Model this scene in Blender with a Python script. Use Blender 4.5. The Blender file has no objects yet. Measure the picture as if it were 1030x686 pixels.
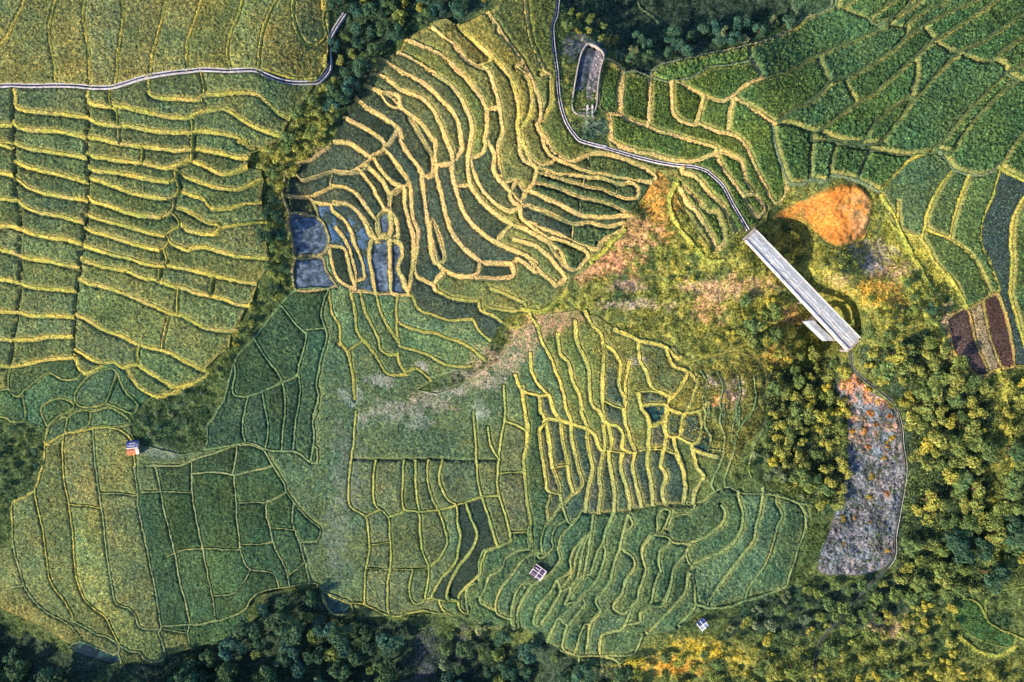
import bpy, bmesh, math, random
import numpy as np
from mathutils import Vector, Matrix
from mathutils.geometry import delaunay_2d_cdt

# ------------------------------------------------------------------ camera, sky, sun
SC = bpy.context.scene
COL = SC.collection
random.seed(7)
RNG = np.random.default_rng(11)

CAM_H = 260.0            # metres above the datum
MPP = 0.35               # metres per plan unit on the datum
CX, CY = 515.0, 343.0

cam_data = bpy.data.cameras.new('drone_camera')
cam = bpy.data.objects.new('drone_camera', cam_data)
COL.objects.link(cam)
cam.location = (0, 0, CAM_H)
cam_data.sensor_width = 36.0
cam_data.lens = 36.0 * CAM_H / (1030 * MPP)
cam_data.clip_start = 1.0
cam_data.clip_end = 6000.0
SC.camera = cam

SUN_EL = math.radians(30.0)
SUN_TRAVEL = Vector((0.86, 0.51, 0)).normalized()
world = bpy.data.worlds.new('World')
SC.world = world
world.use_nodes = True
wn = world.node_tree.nodes
wl = world.node_tree.links
bg = wn.get('Background')
sky = wn.new('ShaderNodeTexSky')
sky.sky_type = 'NISHITA'
sky.sun_disc = False
sky.ozone_density = 3.5
sky.sun_elevation = SUN_EL
sky.sun_rotation = math.atan2(-SUN_TRAVEL.x, -SUN_TRAVEL.y)
wl.new(sky.outputs[0], bg.inputs[0])
bg.inputs[1].default_value = 0.15

sun_data = bpy.data.lights.new('sun', 'SUN')
sun_data.energy = 4.9
sun_data.angle = math.radians(0.6)
sun_data.color = (1.0, 0.81, 0.52)
sun = bpy.data.objects.new('sun', sun_data)
COL.objects.link(sun)
sdir = Vector((SUN_TRAVEL.x * math.cos(SUN_EL), SUN_TRAVEL.y * math.cos(SUN_EL), -math.sin(SUN_EL)))
sun.rotation_euler = sdir.to_track_quat('-Z', 'Y').to_euler()
sun.location = (-200, -120, 200)

SC.view_settings.view_transform = 'Standard'
SC.view_settings.look = 'None'
SC.view_settings.exposure = 0.98
SC.view_settings.gamma = 1.0
SC.view_settings.use_curve_mapping = False

# ------------------------------------------------------------------ lie of the land
CTRL = np.array([
 (0,0,22),(150,0,20),(300,0,16),(0,90,18),(150,90,17),(270,100,13),(0,250,9),(150,250,9),(260,250,7),(0,400,2),(150,400,1),(220,380,1),
 (340,40,7),(290,200,4),(262,300,2.5),(420,8,8),
 (310,250,4),(400,280,5),(350,150,9),(450,180,10),(540,220,16),(420,70,13),(500,30,17),(560,100,20),(560,260,13),
 (270,370,1),(330,420,2),(400,350,5),(450,420,3),(550,350,11),
 (50,500,-3),(150,500,-2),(250,500,-1),(100,620,-6),(250,600,-4),(340,500,0),
 (430,640,-9),(200,675,-11),(20,665,-12),(350,660,-11),(300,640,-9),(530,662,-5),
 (380,500,1),(450,520,2),(500,580,0),(540,420,7),(620,420,11),(700,400,15),
 (520,600,-1),(560,640,2),(600,600,4.5),(600,640,5),(640,640,7.5),(640,560,6),(590,530,3),(700,580,10),(700,612,11),(760,560,13),(790,540,13.5),(655,668,2),
 (600,90,20),(640,20,6),(720,20,8),(790,15,12),(690,75,21),(700,120,24),(760,65,25),(900,60,32),(1030,30,38),(900,150,29),(1030,180,34),(650,180,19),
 (750,235,22),(786,232,14),(800,243,16),(824,262,22.5),(800,290,19),(842,280,22.8),(778,264,19),(860,320,13),(846,318,15),(862,350,21),(830,205,22),(870,260,23),
 (950,250,28),(1000,350,29),(900,450,20),(870,400,19),(1000,500,22),(1000,620,12),(850,640,6),(870,550,14),(720,650,4),
 (-120,0,25),(-120,300,8),(-120,520,-4),(-60,690,-12),(300,720,-10),(600,740,-4),(850,740,6),(1100,700,14),(1150,400,32),(1150,100,42),(800,-100,24),(500,-100,14),(200,-100,24),
 (-160,820,26),(60,830,30),(280,830,26),(430,840,8),  # unseen ridge below the frame, added to cast shade on the wood
], float)
def _ker(d): return np.sqrt(d * d + 30.0 ** 2)
_A = _ker(np.hypot(CTRL[:, None, 0] - CTRL[None, :, 0], CTRL[:, None, 1] - CTRL[None, :, 1]))
_n = len(CTRL)
_M = np.zeros((_n + 1, _n + 1)); _M[:_n, :_n] = _A + np.eye(_n) * 2.0; _M[:_n, _n] = 1; _M[_n, :_n] = 1
_W = np.linalg.solve(_M, np.concatenate([CTRL[:, 2], [0]]))
def land(px, py):
    """height of the hillside at plan position (px, py)"""
    px = np.asarray(px, float); py = np.asarray(py, float)
    out = np.full(px.shape, _W[_n])
    for k in range(_n):
        out = out + _W[k] * _ker(np.hypot(px - CTRL[k, 0], py - CTRL[k, 1]))
    return np.clip(out, -16, 60)
def to_world(px, py):
    px = np.asarray(px, float); py = np.asarray(py, float)
    s = MPP * (CAM_H - land(px, py)) / CAM_H
    return (px - CX) * s, -(py - CY) * s
def P3(px, py, dz=0.0):
    x, y = to_world(np.array([px]), np.array([py]))
    return Vector((x[0], y[0], float(land(np.array([px]), np.array([py]))[0]) + dz))

# ------------------------------------------------------------------ value noise
def _hash(ix, iy, seed):
    h = (ix.astype(np.int64) * 374761393 + iy.astype(np.int64) * 668265263 + seed * 1442695041) & 0xFFFFFFFF
    h = ((h ^ (h >> 13)) * 1274126177) & 0xFFFFFFFF
    return ((h ^ (h >> 16)) & 0xFFFF) / 65535.0
def vnoise(x, y, scale, seed=0):
    x = np.asarray(x, float) / scale; y = np.asarray(y, float) / scale
    ix = np.floor(x); iy = np.floor(y); fx = x - ix; fy = y - iy
    fx = fx * fx * (3 - 2 * fx); fy = fy * fy * (3 - 2 * fy)
    a = _hash(ix, iy, seed); b = _hash(ix + 1, iy, seed); c = _hash(ix, iy + 1, seed); d = _hash(ix + 1, iy + 1, seed)
    return a + (b - a) * fx + (c - a) * fy + (a - b - c + d) * fx * fy
def fbm(x, y, scale, seed=0, n=3):
    v = 0; a = 0.5; t = 0
    for k in range(n):
        v = v + a * vnoise(x, y, scale / 2 ** k, seed + k * 17); t += a; a *= 0.55
    return v / t

# ------------------------------------------------------------------ materials
def new_mat(name):
    m = bpy.data.materials.new(name); m.use_nodes = True
    nt = m.node_tree
    b = nt.nodes.get('Principled BSDF')
    return m, nt, b
def N(nt, t, **kw):
    n = nt.nodes.new(t)
    for k, v in kw.items(): setattr(n, k, v)
    return n
def ramp(nt, stops):
    r = N(nt, 'ShaderNodeValToRGB')
    e = r.color_ramp.elements
    e[0].position, e[0].color = stops[0][0], stops[0][1]
    e[1].position, e[1].color = stops[-1][0], stops[-1][1]
    for p, c in stops[1:-1]:
        q = e.new(p); q.color = c
    return r
def g4(v): return (v, v, v, 1)
def attr_mat(name, fine=0.9, lo=0.45, hi=1.6, rough=0.9, bump=0.35, spec=0.1, scale2=0.12, transl=0.0, rows=False):
    """colour from the mesh attribute Col, broken up by fine world-space noise"""
    m, nt, b = new_mat(name)
    L = nt.links.new
    at = N(nt, 'ShaderNodeAttribute', attribute_name='Col')
    geo = N(nt, 'ShaderNodeNewGeometry')
    n1 = N(nt, 'ShaderNodeTexNoise'); n1.inputs['Scale'].default_value = 1.0 / fine; n1.inputs['Detail'].default_value = 4; n1.inputs['Roughness'].default_value = 0.7
    n2 = N(nt, 'ShaderNodeTexNoise'); n2.inputs['Scale'].default_value = scale2; n2.inputs['Detail'].default_value = 3
    L(geo.outputs['Position'], n1.inputs['Vector']); L(geo.outputs['Position'], n2.inputs['Vector'])
    r1 = ramp(nt, [(0.36, g4(lo)), (0.64, g4(hi))]); L(n1.outputs[0], r1.inputs[0])
    r2 = ramp(nt, [(0.3, (0.82, 0.92, 0.95, 1)), (0.7, (1.18, 1.08, 0.95, 1))]); L(n2.outputs[0], r2.inputs[0])
    mx = N(nt, 'ShaderNodeMix', data_type='RGBA', blend_type='MULTIPLY'); mx.inputs[0].default_value = 1
    L(at.outputs['Color'], mx.inputs[6]); L(r1.outputs[0], mx.inputs[7])
    mx2 = N(nt, 'ShaderNodeMix', data_type='RGBA', blend_type='MULTIPLY'); mx2.inputs[0].default_value = 1
    L(mx.outputs[2], mx2.inputs[6]); L(r2.outputs[0], mx2.inputs[7])
    L(mx2.outputs[2], b.inputs['Base Color'])
    b.inputs['Roughness'].default_value = rough
    b.inputs['Specular IOR Level'].default_value = spec
    if bump:
        bp = N(nt, 'ShaderNodeBump'); bp.inputs['Strength'].default_value = bump; bp.inputs['Distance'].default_value = 0.4
        L(n1.outputs[0], bp.inputs['Height']); L(bp.outputs[0], b.inputs['Normal'])
    return m
def plain_mat(name, col, rough=0.8, spec=0.3, noise=0.25, scale=1.5, metal=0.0, stretch=None):
    m, nt, b = new_mat(name)
    L = nt.links.new
    tc = N(nt, 'ShaderNodeNewGeometry')
    n1 = N(nt, 'ShaderNodeTexNoise'); n1.inputs['Scale'].default_value = scale; n1.inputs['Detail'].default_value = 5
    if stretch:
        to = N(nt, 'ShaderNodeTexCoord'); mp = N(nt, 'ShaderNodeMapping'); mp.inputs['Scale'].default_value = stretch
        L(to.outputs['Object'], mp.inputs['Vector']); L(mp.outputs[0], n1.inputs['Vector'])
    else: L(tc.outputs['Position'], n1.inputs['Vector'])
    r = ramp(nt, [(0.3, tuple(c * (1 - noise) for c in col) + (1,)), (0.7, tuple(min(1, c * (1 + noise)) for c in col) + (1,))])
    L(n1.outputs[0], r.inputs[0]); L(r.outputs[0], b.inputs['Base Color'])
    b.inputs['Roughness'].default_value = rough; b.inputs['Specular IOR Level'].default_value = spec; b.inputs['Metallic'].default_value = metal
    return m
def leaf_mat(name):
    m, nt, b = new_mat(name)
    L = nt.links.new
    at = N(nt, 'ShaderNodeAttribute', attribute_name='Col')
    oi = N(nt, 'ShaderNodeObjectInfo')
    r = ramp(nt, [(0.0, (0.75, 0.88, 1.0, 1)), (0.5, (1.0, 1.0, 1.0, 1)), (1.0, (1.35, 1.2, 0.9, 1))])
    L(oi.outputs['Random'], r.inputs[0])
    mx = N(nt, 'ShaderNodeMix', data_type='RGBA', blend_type='MULTIPLY'); mx.inputs[0].default_value = 1
    L(at.outputs['Color'], mx.inputs[6]); L(r.outputs[0], mx.inputs[7])
    L(mx.outputs[2], b.inputs['Base Color'])
    b.inputs['Roughness'].default_value = 0.7; b.inputs['Specular IOR Level'].default_value = 0.15
    tr = N(nt, 'ShaderNodeBsdfTranslucent'); L(mx.outputs[2], tr.inputs['Color'])
    ms = N(nt, 'ShaderNodeMixShader'); ms.inputs[0].default_value = 0.3
    out = nt.nodes.get('Material Output')
    L(b.outputs[0], ms.inputs[1]); L(tr.outputs[0], ms.inputs[2]); L(ms.outputs[0], out.inputs['Surface'])
    return m
M_CROP = attr_mat('crop_leaves', fine=0.42, lo=0.22, hi=2.0, bump=0.7)
M_GRASS = attr_mat('bund_grass', fine=0.45, lo=0.35, hi=1.75, bump=0.6)
M_GROUND = attr_mat('wild_ground', fine=0.7, lo=0.3, hi=1.8, bump=0.7)
M_EARTH = attr_mat('bare_earth', fine=0.9, lo=0.5, hi=1.5, bump=0.9)
M_LEAF = leaf_mat('foliage')
M_BARK = plain_mat('bark', (0.10, 0.075, 0.05), 0.9, 0.1)
M_SOIL = plain_mat('riser_soil', (0.12, 0.10, 0.045), 0.95, 0.05, 0.4, 2.0)
M_CONC = plain_mat('concrete', (0.50, 0.48, 0.47), 0.85, 0.2, 0.25, 0.8)
def water_mat(name, col, rough=0.12):
    m, nt, b = new_mat(name)
    L = nt.links.new
    g = N(nt, 'ShaderNodeNewGeometry')
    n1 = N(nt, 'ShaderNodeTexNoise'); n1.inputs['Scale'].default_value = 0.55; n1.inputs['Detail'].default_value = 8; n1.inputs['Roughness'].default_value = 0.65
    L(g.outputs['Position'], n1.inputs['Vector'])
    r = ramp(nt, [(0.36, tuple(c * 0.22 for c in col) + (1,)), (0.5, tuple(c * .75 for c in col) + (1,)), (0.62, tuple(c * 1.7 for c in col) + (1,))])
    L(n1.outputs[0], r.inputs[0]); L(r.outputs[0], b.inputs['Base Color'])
    b.inputs['Roughness'].default_value = rough; b.inputs['IOR'].default_value = 1.33
    bp = N(nt, 'ShaderNodeBump'); bp.inputs['Strength'].default_value = 0.05
    n2 = N(nt, 'ShaderNodeTexNoise'); n2.inputs['Scale'].default_value = 2.5
    L(g.outputs['Position'], n2.inputs['Vector']); L(n2.outputs[0], bp.inputs['Height']); L(bp.outputs[0], b.inputs['Normal'])
    return m
M_WATER = water_mat('flooded_paddy_water', (0.075, 0.110, 0.160))  # blue of the reflected sky mixed into the base colour
M_POOL = water_mat('dark_pool_water', (0.014, 0.045, 0.045))

# ------------------------------------------------------------------ object helpers
def link(o, parent=None):
    COL.objects.link(o)
    if parent is not None: o.parent = parent
    return o
def tag(o, label=None, cat=None, group=None, kind=None):
    if label: o['label'] = label
    if cat: o['category'] = cat
    if group: o['group'] = group
    if kind: o['kind'] = kind
    return o
def empty(name, loc=(0, 0, 0), rz=0.0):
    o = bpy.data.objects.new(name, None); o.location = loc; o.rotation_euler = (0, 0, rz)
    o.empty_display_size = 0.5
    return link(o)
def np_mesh(name, V, F, mats, cols=None, midx=None, smooth=False, parent=None):
    """V (n,3); F list of index arrays (all tris or all quads) as 2-D array"""
    me = bpy.data.meshes.new(name)
    V = np.asarray(V, np.float32); F = np.asarray(F, np.int32)
    k = F.shape[1]
    me.vertices.add(len(V)); me.vertices.foreach_set('co', V.ravel())
    me.loops.add(F.size); me.loops.foreach_set('vertex_index', F.ravel())
    me.polygons.add(len(F))
    me.polygons.foreach_set('loop_start', np.arange(0, F.size, k, dtype=np.int32))
    me.polygons.foreach_set('loop_total', np.full(len(F), k, np.int32))
    for m in mats: me.materials.append(m)
    if midx is not None: me.polygons.foreach_set('material_index', np.asarray(midx, np.int32))
    if smooth: me.polygons.foreach_set('use_smooth', np.ones(len(F), bool))
    if cols is not None:
        a = me.color_attributes.new('Col', 'FLOAT_COLOR', 'POINT')
        c4 = np.ones((len(V), 4), np.float32); c4[:, :3] = cols
        a.data.foreach_set('color', c4.ravel())
    me.update(calc_edges=True)
    o = bpy.data.objects.new(name, me)
    return link(o, parent)
def bm_obj(name, bm, mat, parent=None):
    me = bpy.data.meshes.new(name)
    bmesh.ops.recalc_face_normals(bm, faces=bm.faces)
    bm.to_mesh(me); bm.free()
    me.materials.append(mat)
    return link(bpy.data.objects.new(name, me), parent)
def box(bm, x0, x1, y0, y1, z0, z1, bev=0.0):
    r = bmesh.ops.create_cube(bm, size=1)
    for v in r['verts']:
        v.co = Vector((x0 + (v.co.x + .5) * (x1 - x0), y0 + (v.co.y + .5) * (y1 - y0), z0 + (v.co.z + .5) * (z1 - z0)))
    if bev:
        es = list({e for v in r['verts'] for e in v.link_edges})
        bmesh.ops.bevel(bm, geom=es, offset=bev, segments=1, affect='EDGES')
    return r['verts']

def leaves(cent, nrm, size, col, rng):
    """one leaf spray (quad, slightly folded) at each centre"""
    n = len(cent)
    nrm = nrm + rng.normal(0, .55, (n, 3)); nrm /= np.linalg.norm(nrm, axis=1)[:, None] + 1e-9
    a_ = np.cross(nrm, rng.normal(0, 1, (n, 3))); a_ /= np.linalg.norm(a_, axis=1)[:, None] + 1e-9
    b_ = np.cross(nrm, a_); s = size * rng.uniform(.6, 1.4, (n, 1))
    V = np.stack([cent - a_ * s, cent - b_ * s * .55, cent + a_ * s, cent + b_ * s * .55], 1).reshape(-1, 3)
    C_ = np.repeat(col, 4, 0)
    return V, np.arange(n * 4).reshape(-1, 4), C_
# ------------------------------------------------------------------ survey of the bund lines
# Each survey sheet covers 200 x 150 plan units, read at 4.575 marks per unit.
SHEET = {c + str(r): (x, y) for c, x in zip('abcdef', (0, 180, 340, 520, 700, 830)) for r, y in enumerate((0, 140, 280, 400, 536))}
CLOSE = {'g0': (470, 490), 'h0': (580, 490), 'i0': (690, 490), 'g1': (470, 570), 'h1': (580, 570)}   # closer sheets, 7.625 marks per unit
def parse(s):
    pts = []; org = None; k = 4.575
    for tok in s.replace('|', ' ').split():
        if tok in SHEET: org = SHEET[tok]; k = 4.575; continue
        if tok in CLOSE: org = CLOSE[tok]; k = 7.625; continue
        x, y = tok.split(','); pts.append((org[0] + float(x) / k, org[1] + float(y) / k))
    return pts

LINES = {}
LINES['A'] = '''
a0 125,-20 75,90 35,170 -10,222
a0 268,-20 240,70 228,140 240,230 255,300 255,360 270,390
a0 395,-20 385,60 395,150 410,230 412,310 420,395
a0 562,-20 570,70 560,150 545,240 540,310 530,395
a0 768,-20 745,90 720,190 700,260 695,340
b0 115,-20 75,90 45,180 38,250 40,320
b0 300,-20 270,80 235,160 222,240 230,300 245,322
b0 455,-20 410,80 385,150 372,230 365,320
b0 530,-20 525,70 540,140 570,195 610,212 650,195 672,165 662,100 662,40 660,-20
b0 665,50 710,30 760,-10
b0 390,322 470,345 560,368 640,360 668,325 682,270 690,200
'''
LINES['B'] = '''
ditch a0 62,405 58,520 62,620 | a1 65,40 68,130 72,230 88,290 100,340 94,420 95,520 95,640 | a2 92,60 85,130 75,200 62,290 48,400
ditch a0 400,400 405,480 408,560 400,620 | a1 400,60 405,100 408,200 405,290 395,380 385,450 372,540 365,620 | a2 355,50 347,160 340,250 342,320 345,360
a0 -10,578 45,575 62,580
a0 -10,655 40,660 62,660
a1 -10,20 55,40 66,45
a1 -10,150 60,165 70,165
a1 -10,270 70,280 80,280
a1 -10,400 50,400 95,412
a1 -10,505 60,520 95,535
a1 -10,640 50,650 95,660
a2 -10,150 80,155
a2 -10,280 65,285
a2 -10,405 48,402
a0 62,410 75,440 75,490 100,505 200,515 320,530 405,542
a0 60,560 72,575 100,592 200,600 300,610 402,634
a1 65,15 90,28 150,45 250,60 320,70 398,87
a1 70,100 90,112 130,130 220,150 300,170 402,198
a1 74,180 92,192 120,215 180,240 250,258 330,270 405,280
a1 90,280 105,300 130,320 200,340 280,355 340,370 394,388
a1 95,412 150,435 220,450 300,460 383,480
a1 95,535 140,550 220,560 300,578 370,590
a2 92,22 150,40 230,48 353,58
a2 80,155 150,170 230,172 346,178
a2 70,282 150,280 230,268 340,265
a2 48,405 100,400 180,380 260,370 345,365
a0 405,415 412,470 440,482 508,492
thin a0 505,405 510,480 540,520 545,590 550,660 | a1 546,22
a0 515,482 600,500 700,520 800,542 880,540 | b0 92,518 130,508 210,505 270,535 330,575 400,605 475,628
a0 680,365 690,430 730,450 820,455 | b0 90,460 110,438 200,432 300,425 360,435 410,475 460,520 515,548
thin b0 100,325 115,400 118,437
thin b0 105,455 125,508
thin b0 58,545 62,602
a0 407,545 450,565 540,580 600,580 700,600 800,610 880,610 | b0 92,603 130,605 200,612 260,630 320,665 | b1 270,10 300,18 340,45 400,50 450,30 475,5
a0 400,630 470,642 550,660 620,670 720,680 | a1 800,50 880,48 | b1 92,42 120,50 200,65 280,90 330,90
thin a0 882,545 888,610
thin a0 885,620 885,670 | a1 886,48
thin a1 880,52 885,98
a1 400,58 420,75 500,90 600,105 660,110 740,130 800,130 850,108 | b1 50,95 90,110 150,140 200,160 250,155 325,128
thin a1 652,35 655,108
a1 407,122 440,143 500,150 600,165 700,190 780,200
thin a1 780,200 808,180 805,155 800,132
a1 800,135 850,170 | b1 92,195 150,215 230,230 300,225 350,205 392,183
a1 406,180 450,190 520,215 600,245 700,265 770,275
thin a1 770,275 815,255 825,230 808,185
a1 825,235 870,255 | b1 60,258 110,275 130,305 160,322 240,315 300,300 382,298
a1 405,262 430,285 500,305 580,335 650,350 740,360
thin a1 740,360 785,338 800,310 795,270
a1 800,310 850,325 | b1 40,332 80,355 130,380 180,392 200,410
a1 400,345 450,365 530,385 620,410 700,435 760,445
thin a1 760,445 790,420 825,395 820,370 790,340
a1 825,385 860,405 | b1 30,412 80,430 160,438 200,410 260,395 330,388 412,385
a1 392,408 430,425 500,445 580,470 660,495 740,510
thin a1 740,510 768,492 780,465 765,442
a1 780,470 810,490 870,510 | b1 60,500 120,495 200,520 280,540 350,545 412,548
a1 382,483 430,505 520,530 600,550 700,580 760,585
thin a1 760,585 770,560 755,508
a1 770,582 830,590 | b1 50,600 150,625 250,645 360,665
thin a1 735,585 735,642
a1 372,548 420,570 500,590 580,605 650,635 720,645 | a2 740,15 800,35 860,48 | b2 60,60 130,75 200,95 280,120 348,125
a1 363,640 420,665 | a2 430,25 520,50 600,80 680,115 770,155 840,170 | b2 60,195 120,225 200,240 272,235
thin a2 820,40 815,162
thin b2 150,12 145,76
a2 345,165 400,190 480,235 560,265 640,305 740,330 800,350 860,385 | b2 60,395 132,432
thin a2 780,160 765,220 750,280 745,330
a2 342,325 380,345 430,375 480,390 520,385 570,410 600,400 632,395
a2 640,306 630,350 635,390 650,410 720,450 780,490 830,510 | b2 0,502 50,490 110,460 138,435
a2 342,350 360,400 380,430 410,440 450,415 482,398
a2 572,410 600,450 640,500 700,535 750,545 800,525 832,510
'''
LINES['C'] = '''
a2 48,405 42,450 45,505 70,540 100,540 115,515 130,505 180,465 230,435 280,460 330,465 365,455 382,432
a2 -10,510 45,508
a2 -10,635 40,640 50,655 115,655 120,600 108,535
a2 345,540 380,480 440,430 520,415 537,430 520,500 490,570 420,590 360,580 345,540
a2 537,430 580,520 640,580 620,620 560,600 492,572
a3 190,50 230,15 280,0 330,20 345,45 270,85 225,130 205,90 190,50
a3 225,135 300,85 310,90 300,160 270,205 225,212 215,180 225,135
a3 310,88 380,55 418,65 405,130 330,155 300,158
a3 425,65 500,45 560,70 605,110 560,130 500,130 425,135 408,130
'''
LINES['D'] = '''
a3 225,135 210,200 205,280 180,380 165,425 180,520 200,600 | a4 208,40 225,170 245,240 300,310 340,385
a3 218,215 300,165 360,155 430,140 530,140 600,185 620,260 625,320
a3 295,168 290,260 300,380 320,490 335,600 | a4 345,120 360,220 390,300 440,350 490,390 520,450 555,518
a3 432,140 435,230 450,370 465,480 480,580 | a4 495,100 515,220 535,320 560,335 600,345 625,380 640,425 670,440 742,440
a3 620,315 635,420 640,500 660,600 | a4 695,150 720,270 740,400 745,440 735,455 750,500 765,560
a3 715,308 740,410 755,500 780,600 | a4 810,110 830,220 860,330 875,420 870,460 890,535
a3 885,298 885,420 900,520 | b3 80,540 100,640 | b4 115,90 140,210 160,300 175,400
b3 270,220 262,290 250,352
b3 258,355 262,440 268,540 280,640 | b4 285,80 300,130 330,165 400,175 440,190 460,230 465,255
b3 408,480 405,540 420,590 432,650 | b4 450,80 490,150 515,245
b3 530,480 525,560 540,620 | b4 560,50 580,120 605,228
thin a3 465,437 550,440 637,450
thin a3 637,435 740,430 865,437 | b3 65,437
thin a3 320,490 390,495 464,507
thin a4 742,440 800,450 868,458
thin b4 -60,110 30,75 120,70 210,75 282,75
b3 60,350 120,340 200,345 255,352 340,335 425,315
b3 -150,310 0,312 60,285 160,255 260,220 330,215 390,240 420,290 450,340 490,400 495,435
b3 495,435 450,460 405,480
thin b3 405,480 290,482 266,482
thin b3 425,598 470,598 528,605
thin b3 560,665 640,655 650,600 600,560 530,482 495,435
thin b3 285,672 370,672 432,660
thin b4 160,287 240,280 290,240 315,200 330,168
thin b4 508,195 578,138
b4 -80,430 40,420 120,415 180,400 260,375 310,350 330,310 380,270 450,255 520,245 600,230 640,235
a3 60,686 60,580 60,480 110,460 165,428
a4 60,40 75,110 100,190 115,240 160,310 230,370 290,400 340,440 375,490 345,502
a4 -10,292 40,255 112,238
a4 328,400 400,435 450,465 500,480 545,515 550,545 520,560 510,555 420,515 375,492
a4 555,515 610,545 650,550 670,580 740,590 765,558
a4 542,545 560,600
b3 640,235 640,300
'''
LINES['E'] = '''
b2 470,118 540,55 690,45
b2 690,48 655,160 685,260 660,350 645,420 635,490 645,540 620,640 | b3 638,60 620,110 625,200 610,295
b2 470,120 510,170 545,215 580,245 590,252 575,330 555,400 550,440 500,470 478,472
thin b2 580,235 675,230
b2 345,262 380,330 420,385 455,430 475,472 430,500 380,520 320,540 260,535 250,510 260,450 260,390 270,360
b2 552,438 560,520 550,600 | b3 555,20 545,80 535,150 530,248
b2 480,472 490,540 490,640 | b3 490,80 480,170 475,248
b2 385,520 395,590 | b3 392,20 410,90 412,160 400,238
b2 320,540 305,620 | b3 312,60 300,90 298,160 310,208
b3 215,10 200,30 165,90 135,130 135,200 120,237
b3 118,237 200,225 270,215 310,205 360,215 400,235 470,245 530,245 570,265 612,297
b2 470,120 360,262 270,360 255,400 210,570
'''
LINES['F'] = '''
b2 695,60 695,90 710,160 740,220 745,290 780,350 800,440 810,560
b2 790,50 815,160 820,240 870,300 915,370
c2 105,60 125,150 150,200 190,280 200,330 240,350 282,345
c2 65,60 80,170 95,250 150,320 190,380 220,430 270,445 320,440
c2 180,70 200,160 225,210 265,270 290,310 340,325 400,345 450,370 500,395 560,405 620,400
c2 275,80 275,195 330,225 400,245 450,250 510,275 560,290 610,320 650,350 680,375
c2 345,80 365,130 400,155 450,170 510,190 625,185
c2 450,50 510,85 600,100 660,100
c2 270,195 280,290 290,310
c2 275,345 285,390 310,430 360,415 430,470
c2 620,185 650,240 690,275
c2 650,100 660,145 720,170 760,205
thin c2 0,300 50,330 60,400 70,440 80,520
thin c2 50,330 100,300
c2 690,130 800,150 915,125
c2 700,40 780,75 860,110
'''
LINES['G'] = '''
ditch c3 65,285 160,285 250,285 310,285 400,285 490,285 560,290 640,290 742,285
c3 85,60 75,200 60,300 50,400 60,500 130,545 145,640 | c4 145,100 130,160 125,230 125,325
c3 175,285 165,370 175,490 230,545 240,640 | c4 245,150 230,220 235,370
c3 305,285 300,400 305,510 370,525 380,620 | c4 390,80 420,150 415,230 405,290 430,290
c3 360,285 360,400 375,522
c3 415,285 415,380 440,470 465,520 490,590 505,640 | c4 500,60 470,110 425,150
c3 485,285 465,360 475,410 510,470 545,495 550,580 565,640 | c4 555,80 540,140 490,190 450,250 430,288
c3 590,478 615,560 640,620 | c4 635,40 600,100 560,150 520,220 505,290 545,302
c3 625,60 635,200 640,330 660,440 690,530 725,650 | c4 740,62
c3 690,130 705,220 745,285
c3 765,-60 770,90 750,200 740,300 735,400 755,490 780,570 795,640 | c4 800,30 740,60 690,80 665,130 650,190 600,240 560,280 560,340 600,375
c3 855,-60 862,40 880,140 860,260 865,380 875,480 890,580 | c4 885,0 885,60
c3 130,545 190,515
c3 230,545 300,525 310,512
c3 370,523 460,515 545,495 600,475 660,455 748,448
c3 772,105 830,130 878,155
thin c3 742,345 862,340
thin c3 790,622 890,612
thin c4 143,55 220,40 240,40
thin c4 135,160 235,165 340,165 418,165
c4 345,170 330,260 345,310 375,320 408,298
c4 -40,285 0,300 60,320 130,325 200,360 270,380 330,365 400,355 450,365 515,365
c4 430,288 460,300 475,340 500,362
c4 460,300 555,308
'''
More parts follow.
